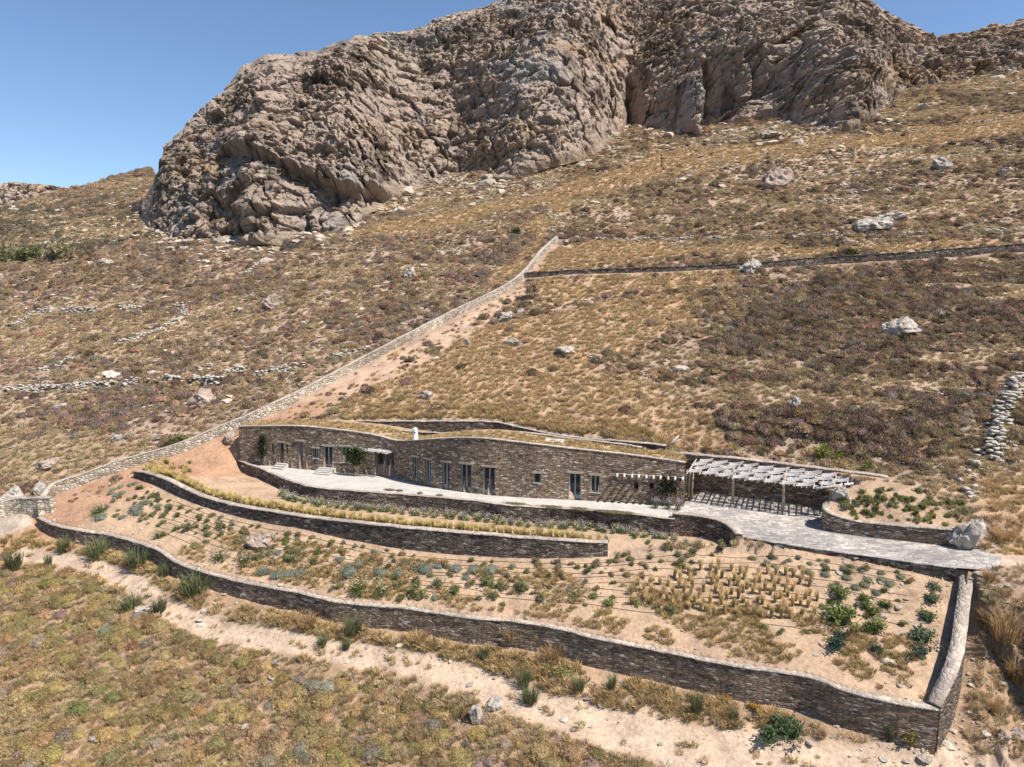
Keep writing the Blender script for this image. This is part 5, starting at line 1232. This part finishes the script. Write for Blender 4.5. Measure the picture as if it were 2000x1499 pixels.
for px, py, w, c, lb in [(1505,1440,70,(.10,.14,.07),'dark green caper bush spreading by the track below the lowest wall'), (1548,1432,60,(.10,.14,.07),'dark green bush joined to the right of the spreading one'), (1790,1445,44,(.22,.19,.06),'yellow green bush at the foot of the right wall corner'), (1472,1385,28,(.42,.26,.05),'small orange flowered bush against the lowest wall'), (1420,1368,20,(.42,.26,.05),'tiny orange flowered bush left of the other orange one'),
                         (1106,1320,44,(.36,.31,.14),'pale yellow thistle bush against the lowest wall'), (1008,458,26,(.07,.09,.035),'solitary dark green bush on the upper hillside left of the diagonal wall top'), (1659,500,34,(.12,.13,.05),'olive bush in front of the upper right field wall'),
                         (1607,893,44,(.20,.22,.06),'bright yellow green bush behind the pergola wall'), (1640,895,28,(.19,.21,.06),'smaller yellow green bush right of the bright one behind the pergola wall'), (1690,918,30,(.17,.18,.06),'green bush near the right end of the pergola wall'), (340,872,40,(.16,.17,.07),'flat green bush beside the diagonal wall near the house'), (20,515,60,(.25,.25,.14),'pale reed thicket at the left edge under the far slope'), (58,508,46,(.20,.22,.10),'greener reed bush second from the left edge'), (122,502,60,(.30,.27,.17),'pale dry reed clump third from the left edge')]:
    q = ground([(px, py)])[0]; sc = (q[1] * CP + (H - q[2]) * SP) / F; k = w * sc / 2
    put('leafy_bush', random.choice(LEAFY), q[0], q[1], q[2] - .05, k, k * .8, k * .85, c, lb, 'bush')
for px, py, w, h, lb in [(1932,1132,40,28,'round rusty dry bush at the edge of the dirt road beside the drive end'),(1965,1250,90,80,'largest golden dry bush hanging over the eroded bank at the right edge'),(1925,1215,46,44,'golden dry bush against the outer side of the broad wall'),(1985,1330,60,60,'golden dry bush low on the right bank'),(1940,1390,40,40,'small dry bush near the bottom of the right bank'),(1958,1052,64,30,'golden dry grass mound behind the huge cream boulder'),
                         (1000,1250,60,40,'dry tangled bush at the foot of the lowest wall right of centre left'),(1080,1288,60,44,'rusty dry bush against the lowest wall before the thistles'),(600,1225,70,40,'long rusty dry bush at the foot of the lowest wall on the left'),(820,1255,60,34,'straw coloured bush between the track and the lowest wall')]:
    q = ground([(px, py)])[0]; sc = (q[1] * CP + (H - q[2]) * SP) / F
    put('dry_bush', random.choice(SPIKY), q[0], q[1], q[2] - .05, w * sc * .6, w * sc * .5, h * sc * 1.0, np.array((.50, .345, .20)) * random.uniform(.85, 1.15), lb, 'bush')
# small plants in rows through the bed and the planter
def bed(s, t):
    a = arclen(bedB_top); b = arclen(LW); p = np.array([np.interp(s * a[-1], a, bedB_top[:, 0]), np.interp(s * a[-1], a, bedB_top[:, 1])]); q = np.array([np.interp(s * b[-1], b, LW[:, 0]), np.interp(s * b[-1], b, LW[:, 1])]); return p * (1 - t) + q * t
hose_t = [.08, .16, .24, .32, .40, .49, .58, .68]
small = []
for ti, t in enumerate(hose_t[:7]):
    for k in range(46):
        s = (k + .5 * (ti % 2)) / 46 * .93 + .04; s += rng2.uniform(-.006, .006); p = bed(s, t + rng2.uniform(-.02, .02)); px, py = proj(p[0], p[1], plane(*p))
        if inpoly(np.array([px]), np.array([py]), st_poly)[0] or rng2.random() < .25: continue
        small.append(p)
sm = np.array(small); zz = terrain(sm[:, 0], sm[:, 1])
for i, (p, q) in enumerate(zip(sm, zz)):
    w = rng2.uniform(.16, .34); kind_ = rng2.random()
    c = (.17, .19, .08) if kind_ < .5 else (.27, .27, .19) if kind_ < .75 else (.30, .23, .13)
    put('young_plant', rng2.choice(LEAFY + CUSHF[:2]), p[0], p[1], q - .02, w, w, w * 1.0, np.array(c) * rng2.uniform(.8, 1.2), 'small young plant beside a drip hose on the bare soil of the lower bed', 'plant', 'young plants along the drip hoses')
print('young', len(sm))
for t in hose_t:
    pts_ = [bed(s, t + .012 * math.sin(s * 25 + t * 40) + .008 * math.sin(s * 71 + t * 90)) for s in np.linspace(.10 + .1 * t, .965, 60)]; pa = np.array(pts_); z_ = terrain(pa[:, 0], pa[:, 1]) + .03
    m = MB(); m.tube([(a[0], a[1], b) for a, b in zip(pa, z_)], .013, 5); o = m.build('drip_hose', M['hose']); tag(o, 'thin dark drip hose snaking across the bare soil of the lower bed', 'hose', 'drip hoses in the lower bed')
plist = []
for k in range(95):
    px = rng2.uniform(1640, 1890); py = rng2.uniform(955, 1026)
    if py > np.interp(px, [1607, 1640, 1690, 1790, 1862], [985, 1008, 1018, 1026, 1030]) - 3 or py < np.interp(px, [1640, 1700, 1740, 1890], [970, 952, 945, 985]): continue
    plist.append((px, py, rng2.uniform(9, 17)))
plants(plist, 'bed_plant', LEAFY + CUSHF[:2], 'small grey green plant in the raised bed right of the pergola', 'plant', 'plants in the raised bed', (.23, .24, .11), jit=.3)
ag = ground([(rng2.uniform(1650, 1850), rng2.uniform(975, 1018)) for _ in range(16)])
for q in ag: put('upright_grass', rng2.choice(STIPA), q[0], q[1], q[2], .8, .8, .5, (.33, .32, .12), 'upright green grass clump in the raised bed right of the pergola', 'grass', 'grass clumps in the raised bed')
# behind the house: golden grass fringe on the roof and above the rear wall, weeds by the lowest wall
gx, gy, gh = [], [], []
for P, d0, d1, n_, h0 in ((RW, .6, 3.0, 1600, .45), (LW, .7, 4.5, 2600, .3), (LW, -3.2, -.3, 4200, .42)):
    s = arclen(P); a = RNG.uniform(0, s[-1], n_); dd = RNG.uniform(d0, d1, n_); nn = normals2(P)
    if h0 == .3: a = RNG.uniform(s[-1] * .25, s[-1], n_)
    gx.append(np.interp(a, s, P[:, 0]) + np.interp(a, s, nn[:, 0]) * dd); gy.append(np.interp(a, s, P[:, 1]) + np.interp(a, s, nn[:, 1]) * dd); gh.append(np.full(n_, h0))
x = np.concatenate(gx); y = np.concatenate(gy); h0 = np.concatenate(gh); n5 = fbm2(x / 1.5, y / 1.5, 3, 131); dt, tw = near(x, y, track, track_w); ok = (n5 > -.15) & (dt > tw) & ~((h0 < .4) & ~inpoly(x, y, bedB_poly) & ~inpoly(x, y, low_poly)); x, y, h0 = x[ok], y[ok], h0[ok]; z = terrain(x, y)
n = len(x); hh = h0 * RNG.uniform(.6, 1.3, n); 
rs = RNG.uniform(0, 1, (1300, 2)); Pr = np.array([P3(a * fs[-1], top_of(a * fs[-1]) - .15, .6 + b * 3.0) for a, b in rs]) + HO
x = np.concatenate([x, Pr[:, 0]]); y = np.concatenate([y, Pr[:, 1]]); z = np.concatenate([z, Pr[:, 2]]); hh = np.concatenate([hh, RNG.uniform(.15, .38, len(Pr))]); n = len(x)
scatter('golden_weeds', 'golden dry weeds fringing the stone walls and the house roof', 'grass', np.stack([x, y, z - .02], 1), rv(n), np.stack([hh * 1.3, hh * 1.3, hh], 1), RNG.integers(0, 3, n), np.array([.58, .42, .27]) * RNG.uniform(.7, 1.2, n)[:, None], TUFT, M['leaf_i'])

for px0, px1, py, lb in [(985,1030,984.5,'long creeping thyme mat on the terrace edge, left of three'), (1052,1105,990.5,'long creeping thyme mat on the terrace edge, middle of three'), (1110,1150,994,'small humped thyme mat between the two long ones at the terrace edge'), (1155,1245,1000,'longest thyme mat on the terrace edge, right of three'),
                         (750,772,957.5,'tiny thyme patch at the terrace edge, leftmost'), (773,787,959,'tiny thyme patch at the terrace edge, second'), (815,825,964,'tiny thyme patch at the terrace edge, third'), (852,864,968.5,'tiny thyme patch at the terrace edge, fourth')]:
    a_, b_ = PZ(px0, py - .03 * (px1 - px0), .02), PZ(px1, py + .05 * (px1 - px0) , .02); c = (a_ + b_) / 2; L_ = np.linalg.norm(b_ - a_) / 2
    put('thyme_mat', CUSHF[1], c[0], c[1], .0, L_, .32 if L_ > .6 else .22, .22, (.24, .21, .12), lb, 'plant', None, math.atan2(b_[1] - a_[1], b_[0] - a_[0]))
# climbers
def climber(px, z0, z1, w, n_, col, name, label, d=-.12, trunk=True):
    s = s_of(px); c0 = P3(s, 0, d) + HO; r = thing(name, label, 'climber', c0); rg = np.random.default_rng(int(px))
    k = rg.random(n_); zz = z0 + (z1 - z0) * k ** .8; P = np.array([P3(s + rg.normal(0, w), 0, d + rg.normal(0, .12) - .15 * rg.random()) + HO - c0 for _ in range(n_)]); P[:, 2] = zz
    dd = rg.normal(0, 1, (n_, 3)); dd /= np.linalg.norm(dd, axis=1)[:, None]; t1 = np.cross(dd, rg.normal(0, 1, (n_, 3))); t1 /= np.linalg.norm(t1, axis=1)[:, None]; ls = rg.uniform(.08, .2, n_)[:, None]
    V = np.stack([P + t1 * ls * .5, P - t1 * ls * .5, P + dd * ls], 1).reshape(-1, 3); me = mesh_np('leaves', V, None, np.arange(3 * n_).reshape(-1, 3)); vcol(me, np.repeat(rg.uniform(.6, 1.3, n_)[:, None] * np.ones((1, 3)), 3, 0), 'leafc')
    o = link('leaves', me, M['leaf_o'], r); o.color = (*col, 1)
    for q in range(2):
        m = MB(); m.tube([(.12 * q, 0, 0), (.05 + .1 * q, .02, z0 * .6 + .3), (.2 * q - .1, .03, z1 * .85)], [.05, .04, .02], 6); m.build('stem', M['wood'], r, True)
climber(516, .9, 3.1, .22, 500, (.035, .05, .022), 'climbing_plant', 'narrow dark climber on the left end of the house front')
climber(704, 1.0, 2.75, .55, 1100, (.055, .075, .025), 'grape_vine', 'dark leafy vine spilling from the small reed awning', -.7)
climber(1305, .9, 2.5, .45, 500, (.05, .05, .025), 'climbing_plant', 'thin dark creeper under the projecting poles near the pergola')
# ------------------------------------------------------------------ boulders
BL = [(1515,368,62,36,'big brown boulder alone on the upper right hillside','b'),(1840,330,32,24,'pale upright boulder far up near the right edge','w'),(1962,342,26,16,'pale boulder at the far right edge of the upper slope','w'),
      (1745,430,42,18,'flat white outcrop, upper right piece of the split pair','w'),(1705,448,52,26,'ribbed white outcrop, lower left piece of the split pair','w'),(1467,530,34,28,'grey pointed boulder in front of the upper field wall','w'),
      (990,622,36,20,'pale boulder with a flat top right of the diagonal wall, highest of three','w'),(1016,614,16,10,'small stone touching the pale flat-topped boulder','w'),(1003,673,30,14,'half buried grey boulder below the pale flat-topped one','w'),(1108,690,40,20,'grey boulder in the dry grass in the middle of the slope','w'),(911,675,18,12,'small pale boulder left of the half buried grey one','w'),
      (1757,650,54,30,'large cream boulder in the dark scrub on the right','w'),(1549,801,24,24,'triangular pale boulder in the scrub above the pergola','w'),(835,778,24,18,'small pale rock in the golden grass behind the house','w'),(801,541,28,18,'pale rock on the slope left of the diagonal wall top','w'),(535,603,34,24,'dark split rock in the middle of the left slope','b'),
      (1889,1066,56,56,'huge cream boulder where the planter wall meets the drive','w'),(448,862,26,22,'brown boulder on the red path left of the house','b'),(513,1062,46,26,'brown boulder lying in the lower bed on the left','b'),(1643,974,34,30,'grey boulder set on the planter wall beneath the pergola end','w'),
      (933,1410,26,34,'pale leaning rock among the cushions at the bottom','w'),(965,1381,30,20,'white rock at the lower edge of the track','w'),(798,1378,22,14,'small white rock in the dry grass at the bottom','w'),(183,1449,14,12,'small white stone in the near cushions at the bottom left','w'),(212,516,26,12,'flat white rock on the upper left slope','w'),(120,800,22,18,'pale rock low on the left slope','w'),
      (30,977,40,26,'pale boulder above the gravel at the left edge','w'),(82,962,24,22,'pale boulder right of the one at the left edge','w'),(100,1290,1,1,'x','x'),(395,785,48,24,'slanting ochre rock slab close to the diagonal wall','b'),(230,860,20,12,'pale rock near the lower diagonal wall','w'),(95,912,40,20,'brown rock pile on the left slope above the diagonal wall','b'),
      (585,1187,10,18,'small upright pale stone at the foot of the lowest wall','w'),(280,1193,34,14,'white rubble heap beside the broom bushes','w'),(540,1052,16,12,'small white stone behind the brown boulder in the lower bed','w'),(1985,1445,30,24,'dark blue grey rock at the right edge of the bank','b'),(1960,1440,30,18,'flat rock left of the dark one at the right bank','b'),(1800,215,30,10,'pale rock slab beneath the right part of the cliff','w'),
      (1500,268,36,16,'grey rocks at the foot of the great dark cliff','b'),(1560,282,22,12,'pale block below the foot of the dark cliff','w'),(1625,985,1,1,'x','x'),(228,914,22,7,'flat slab lying on the red path','w')]
BL = [b for b in BL if b[5] != 'x']
g_ = ground([(b[0], b[1]) for b in BL]); used = set()
for i, (b, q) in enumerate(zip(BL, g_)):
    sc = (q[1] * CP + (H - q[2]) * SP) / F; w = b[2] * sc / 2; h = b[3] * sc / 2
    me = stone_mesh(200 + i, 4, 1.0); me.materials.append(M['boulder'] if b[5] == 'w' else M['boulder_brown'])
    o = link('boulder', me); o.location = (q[0], q[1], q[2] + h * .42); o.scale = (w * 1.32, w * 1.0, h * 1.7); o.rotation_euler = (random.uniform(-.1, .1), random.uniform(-.15, .15), random.uniform(-.4, .4)); tag(o, b[4], 'boulder')
# ------------------------------------------------------------------ ruined dry stone walls
def drystone(pl, w, h, label, sz=.3, pale=True, dens=1.0):
    g0 = ground(pl); P = catmull(g0, .5); s = arclen(P); n_ = int(s[-1] * 12 * dens * max(h, .3) * (w + .3) / .5)
    mid = P[len(P) // 2]; V = []; Fc = []; rg = random.Random(int(pl[0][0] * 7 + pl[0][1])); base = [np.array([v.co[:] for v in m0.vertices]) for m0 in LOWST]; tri = [np.array([p.vertices[:] for p in m0.polygons]) for m0 in LOWST]; k = 0
    av = np.array([[rg.uniform(0, s[-1]), rg.gauss(0, w / 2), rg.random() ** 1.5] for _ in range(n_)]); nn = normals2(P)
    X = np.interp(av[:, 0], s, P[:, 0]) + np.interp(av[:, 0], s, nn[:, 0]) * av[:, 1]; Yy = np.interp(av[:, 0], s, P[:, 1]) + np.interp(av[:, 0], s, nn[:, 1]) * av[:, 1]; Z = terrain(X, Yy) + h * av[:, 2] * np.exp(-(av[:, 1] / w) ** 2 * 2)
    gap = fbm2(av[:, 0] / 3.0, av[:, 0] * 0 + pl[0][1], 2, 141)
    for j in range(n_):
        if gap[j] < -.35 and j > 6: continue
        b = rg.randrange(len(base)); sz_ = sz * 1.12; q = base[b] * [sz_ * rg.uniform(.7, 1.5), sz * rg.uniform(.6, 1.2), sz * rg.uniform(.4, .8)]; a = rg.uniform(0, 3.14); R = np.array([[math.cos(a), -math.sin(a), 0], [math.sin(a), math.cos(a), 0], [0, 0, 1]])
        V.append(q @ R.T + [X[j] - mid[0], Yy[j] - mid[1], Z[j] - mid[2]]); Fc.append(tri[b] + k); k += len(q)
    me = mesh_np('dry_stone_wall', np.vstack(V), None, np.vstack(Fc)); o = link('dry_stone_wall', me, M['fieldpale'] if pale else M['drystone']); o.location = mid; tag(o, label, 'wall')
LOWST = [stone_mesh(s, 1, .75) for s in range(70, 74)]
drystone([(1990,745),(1975,775),(1955,810),(1947,850),(1942,880),(1915,905),(1895,935)], .9, .9, 'tumbled dry stone wall coming down the right edge of the slope above the raised bed', .33)
drystone([(1895,935),(1893,955),(1888,975)], .7, .5, 'short end of tumbled stones beside the raised bed', .3)
drystone([(20,640),(50,628),(80,612),(130,610),(200,609),(280,606)], .7, .9, 'long tumbled stone wall on the left slope, upper of the two level ones', .36)
drystone([(-10,770),(30,765),(80,762),(120,760),(220,755)], .7, .8, 'tumbled stone wall at the left edge, left half of the lower level wall', .34)
drystone([(240,756),(300,750),(370,748),(430,752)], .8, 1.1, 'tumbled stone wall on the left slope, right half of the lower level wall', .36)
drystone([(350,598),(362,612),(340,630),(300,650),(250,665),(200,680),(150,695),(120,712),(70,725)], .7, .5, 'line of pale stones running diagonally down the left slope', .34)
drystone([(325,603),(350,597),(400,582),(450,558),(490,530),(520,512)], .7, .6, 'line of pale stones climbing towards the cliff on the left slope', .36)
drystone([(430,598),(480,582),(530,568),(600,550)], .5, .3, 'faint line of stones right of the climbing line on the left slope', .3)
drystone([(380,722),(415,718)], .7, .6, 'small heap of wall stones above the lower level wall', .32)
drystone([(440,728),(480,722)], .8, .7, 'second small heap of wall stones right of the first', .32)
drystone([(495,740),(530,728),(570,720),(600,718)], .7, .7, 'tumbled wall stub meeting the diagonal wall on its left side', .34)
drystone([(0,706),(60,704),(110,703)], .4, .3, 'thin level line of stones at the left edge', .28)
drystone([(600,1,)[:1] + (492,), (640,487)] if False else [(640,700),(690,690),(720,680)], .6, .5, 'short line of stones beside the middle of the diagonal wall', .32)
for l_, lb in [([(1340,338),(1400,330),(1440,325)], 'short stone line high up, leftmost under the golden band'), ([(1460,330),(1520,322),(1600,312),(1680,300)], 'long dark stone line just below the golden band'), ([(1690,305),(1760,296),(1830,288)], 'stone line right of the long dark one below the golden band'),
              ([(1370,357),(1420,355),(1450,352)], 'short stone line left of the big brown boulder'), ([(1570,350),(1640,342),(1700,338),(1800,332)], 'stone line right of the big brown boulder, upper one'), ([(1640,362),(1690,358),(1750,352)], 'stone line right of the big brown boulder, middle one'), ([(1660,380),(1720,373),(1800,362)], 'stone line right of the big brown boulder, third down'),
              ([(1550,398),(1620,393),(1700,388),(1760,386)], 'stone line right of the big brown boulder, lowest one'), ([(1780,318),(1880,305),(1990,296)], 'stone line reaching the right edge under the golden band'), ([(880,370),(1000,360),(1100,352)], 'broken stones along the foot of the middle cliff'), ([(700,442),(800,425),(900,405),(1000,388)], 'dark stone edge below the middle cliff above the golden band'),
              ([(1390,318),(1500,300),(1600,285),(1750,262),(1900,243),(2000,232)], 'dark stone edge above the golden band under the right cliff'), ([(1072,400),(1075,430),(1078,455)], 'dark row of stones going up beyond the top of the diagonal wall'), ([(1100,466),(1300,468),(1500,466),(1700,461),(1900,455),(2050,448)], 'thin dark stone line crossing above the field wall on the right'),
              ([(430,478),(560,468),(680,450)], 'dark stone edge of the path at the foot of the left cliff'), ([(600,487),(700,490),(800,490),(990,492)], 'thin dark line of stones left of the diagonal wall top'), ([(1760,775),(1810,772),(1850,770)], 'half buried dark stones in the scrub on the right'), ([(1420,585),(1460,582),(1500,580)], 'low dark rock ledge in the golden grass on the right'), ([(1560,845),(1620,850),(1650,855)], 'small pale stones in the scrub above the pergola')]:
    drystone(l_, .6, .35, lb, .42 if l_[0][1] < 480 else .3, pale=('dark' not in lb), dens=.8)
# ruined hut
hp = ground([(572,489)])[0]; hut = thing('ruined_hut', 'small roofless stone hut high on the slope under the left cliff', 'hut', hp)
for o_, a_, b_, nm in (((-1.9, 0, -.5), (3.8, 0, 0), (0, .5, 0), 'front_wall'), ((-1.9, .5, -.5), (.5, 0, 0), (0, 2.4, 0), 'side_wall'), ((1.4, .5, -.5), (.5, 0, 0), (0, 2.4, 0), 'side_wall')):
    m = MB(); m.box(o_, a_, b_, (0, 0, 1.9 if nm == 'front_wall' else 2.3)); m.build(nm, M['stone_shaded'], hut)
# small post at the cliff foot
q = ground([(1292,328)])[0]; pst = MB(); pst.tube([(0, 0, -.3), (0, 0, 2.6)], .13, 7); pst.tube([(-.35, 0, 2.1), (.35, 0, 2.1)], .07, 5); o = pst.build('marker_post', M['hose']); o.location = q; tag(o, 'lone dark marker post on the slope below the cliff gully', 'post')
# dry logs by the pergola corner
q = ground([(1304,874)])[0]; m = MB(); m.tube([(0, 0, .1), (1.0, .2, 1.0)], .07, 7); m.tube([(.1, .2, .1), (1.0, -.1, .75)], .05, 6); o = m.build('driftwood', M['reed'], None, True); o.location = q; tag(o, 'bleached branch leaning on the ground at the end of the rear wall', 'branch')
def nth(k):
    k += 1; return '%d%s' % (k, 'th' if 10 < k % 100 < 14 else {1: 'st', 2: 'nd', 3: 'rd'}.get(k % 10, 'th'))
ROWW = ['top', 'second', 'third', 'fourth', 'fifth', 'sixth', 'seventh', 'eighth', 'ninth', 'tenth', 'eleventh', 'twelfth']
def placelabels(group, noun, rows, where):
    L_ = [o for o in COL.objects if o.get('group') == group and o.parent is None]
    P_ = [proj(o.location.x, o.location.y, o.location.z) for o in L_]
    idx_ = sorted(range(len(L_)), key=lambda i: P_[i][1] if rows > 1 else 0)
    per = math.ceil(len(L_) / rows)
    for r_ in range(rows):
        b = sorted(idx_[r_ * per:(r_ + 1) * per], key=lambda i: P_[i][0])
        for k, i in enumerate(b):
            L_[i]['label'] = ('%s, %s from the left' % (noun, nth(k))) + ((' in the %s row of %s' % (ROWW[r_], where)) if rows > 1 else ' ' + where)
placelabels('silvery mounds in the lower bed', 'small silvery cushion', 4, 'the silvery mounds')
placelabels('blue grey mounds in the lower bed', 'blue grey cushion', 4, 'the blue mounds')
placelabels('green shrubs in the lower bed', 'green shrub', 6, 'the lower bed')
placelabels('feather grasses in the lower bed', 'blond grass clump', 7, 'the grass block')
placelabels('young plants along the drip hoses', 'small young plant', 8, 'the hose rows')
placelabels('plants in the raised bed', 'small plant', 6, 'the raised bed')
placelabels('grass clumps in the raised bed', 'upright grass clump', 1, 'in the raised bed')
placelabels('lavenders by the drive wall', 'grey lilac lavender', 1, 'at the drive wall')
placelabels('feather grasses along the middle wall', 'feather grass clump', 1, 'in the row on the middle wall')
placelabels('pale flowers below the terrace wall', 'pale flowering plant', 1, 'below the terrace wall')
placelabels('cushion shrubs on the near slope', 'thorny cushion shrub', 12, 'the near slope')
hs_ = [o for o in COL.objects if o.get('group') == 'drip hoses in the lower bed']
for w_, o in zip(['uppermost', 'second', 'third', 'fourth', 'fifth', 'sixth', 'seventh', 'lowest'], hs_): o['label'] = 'thin dark drip hose on bare soil, %s of the eight across the lower bed' % w_
print('objects', len(COL.objects))
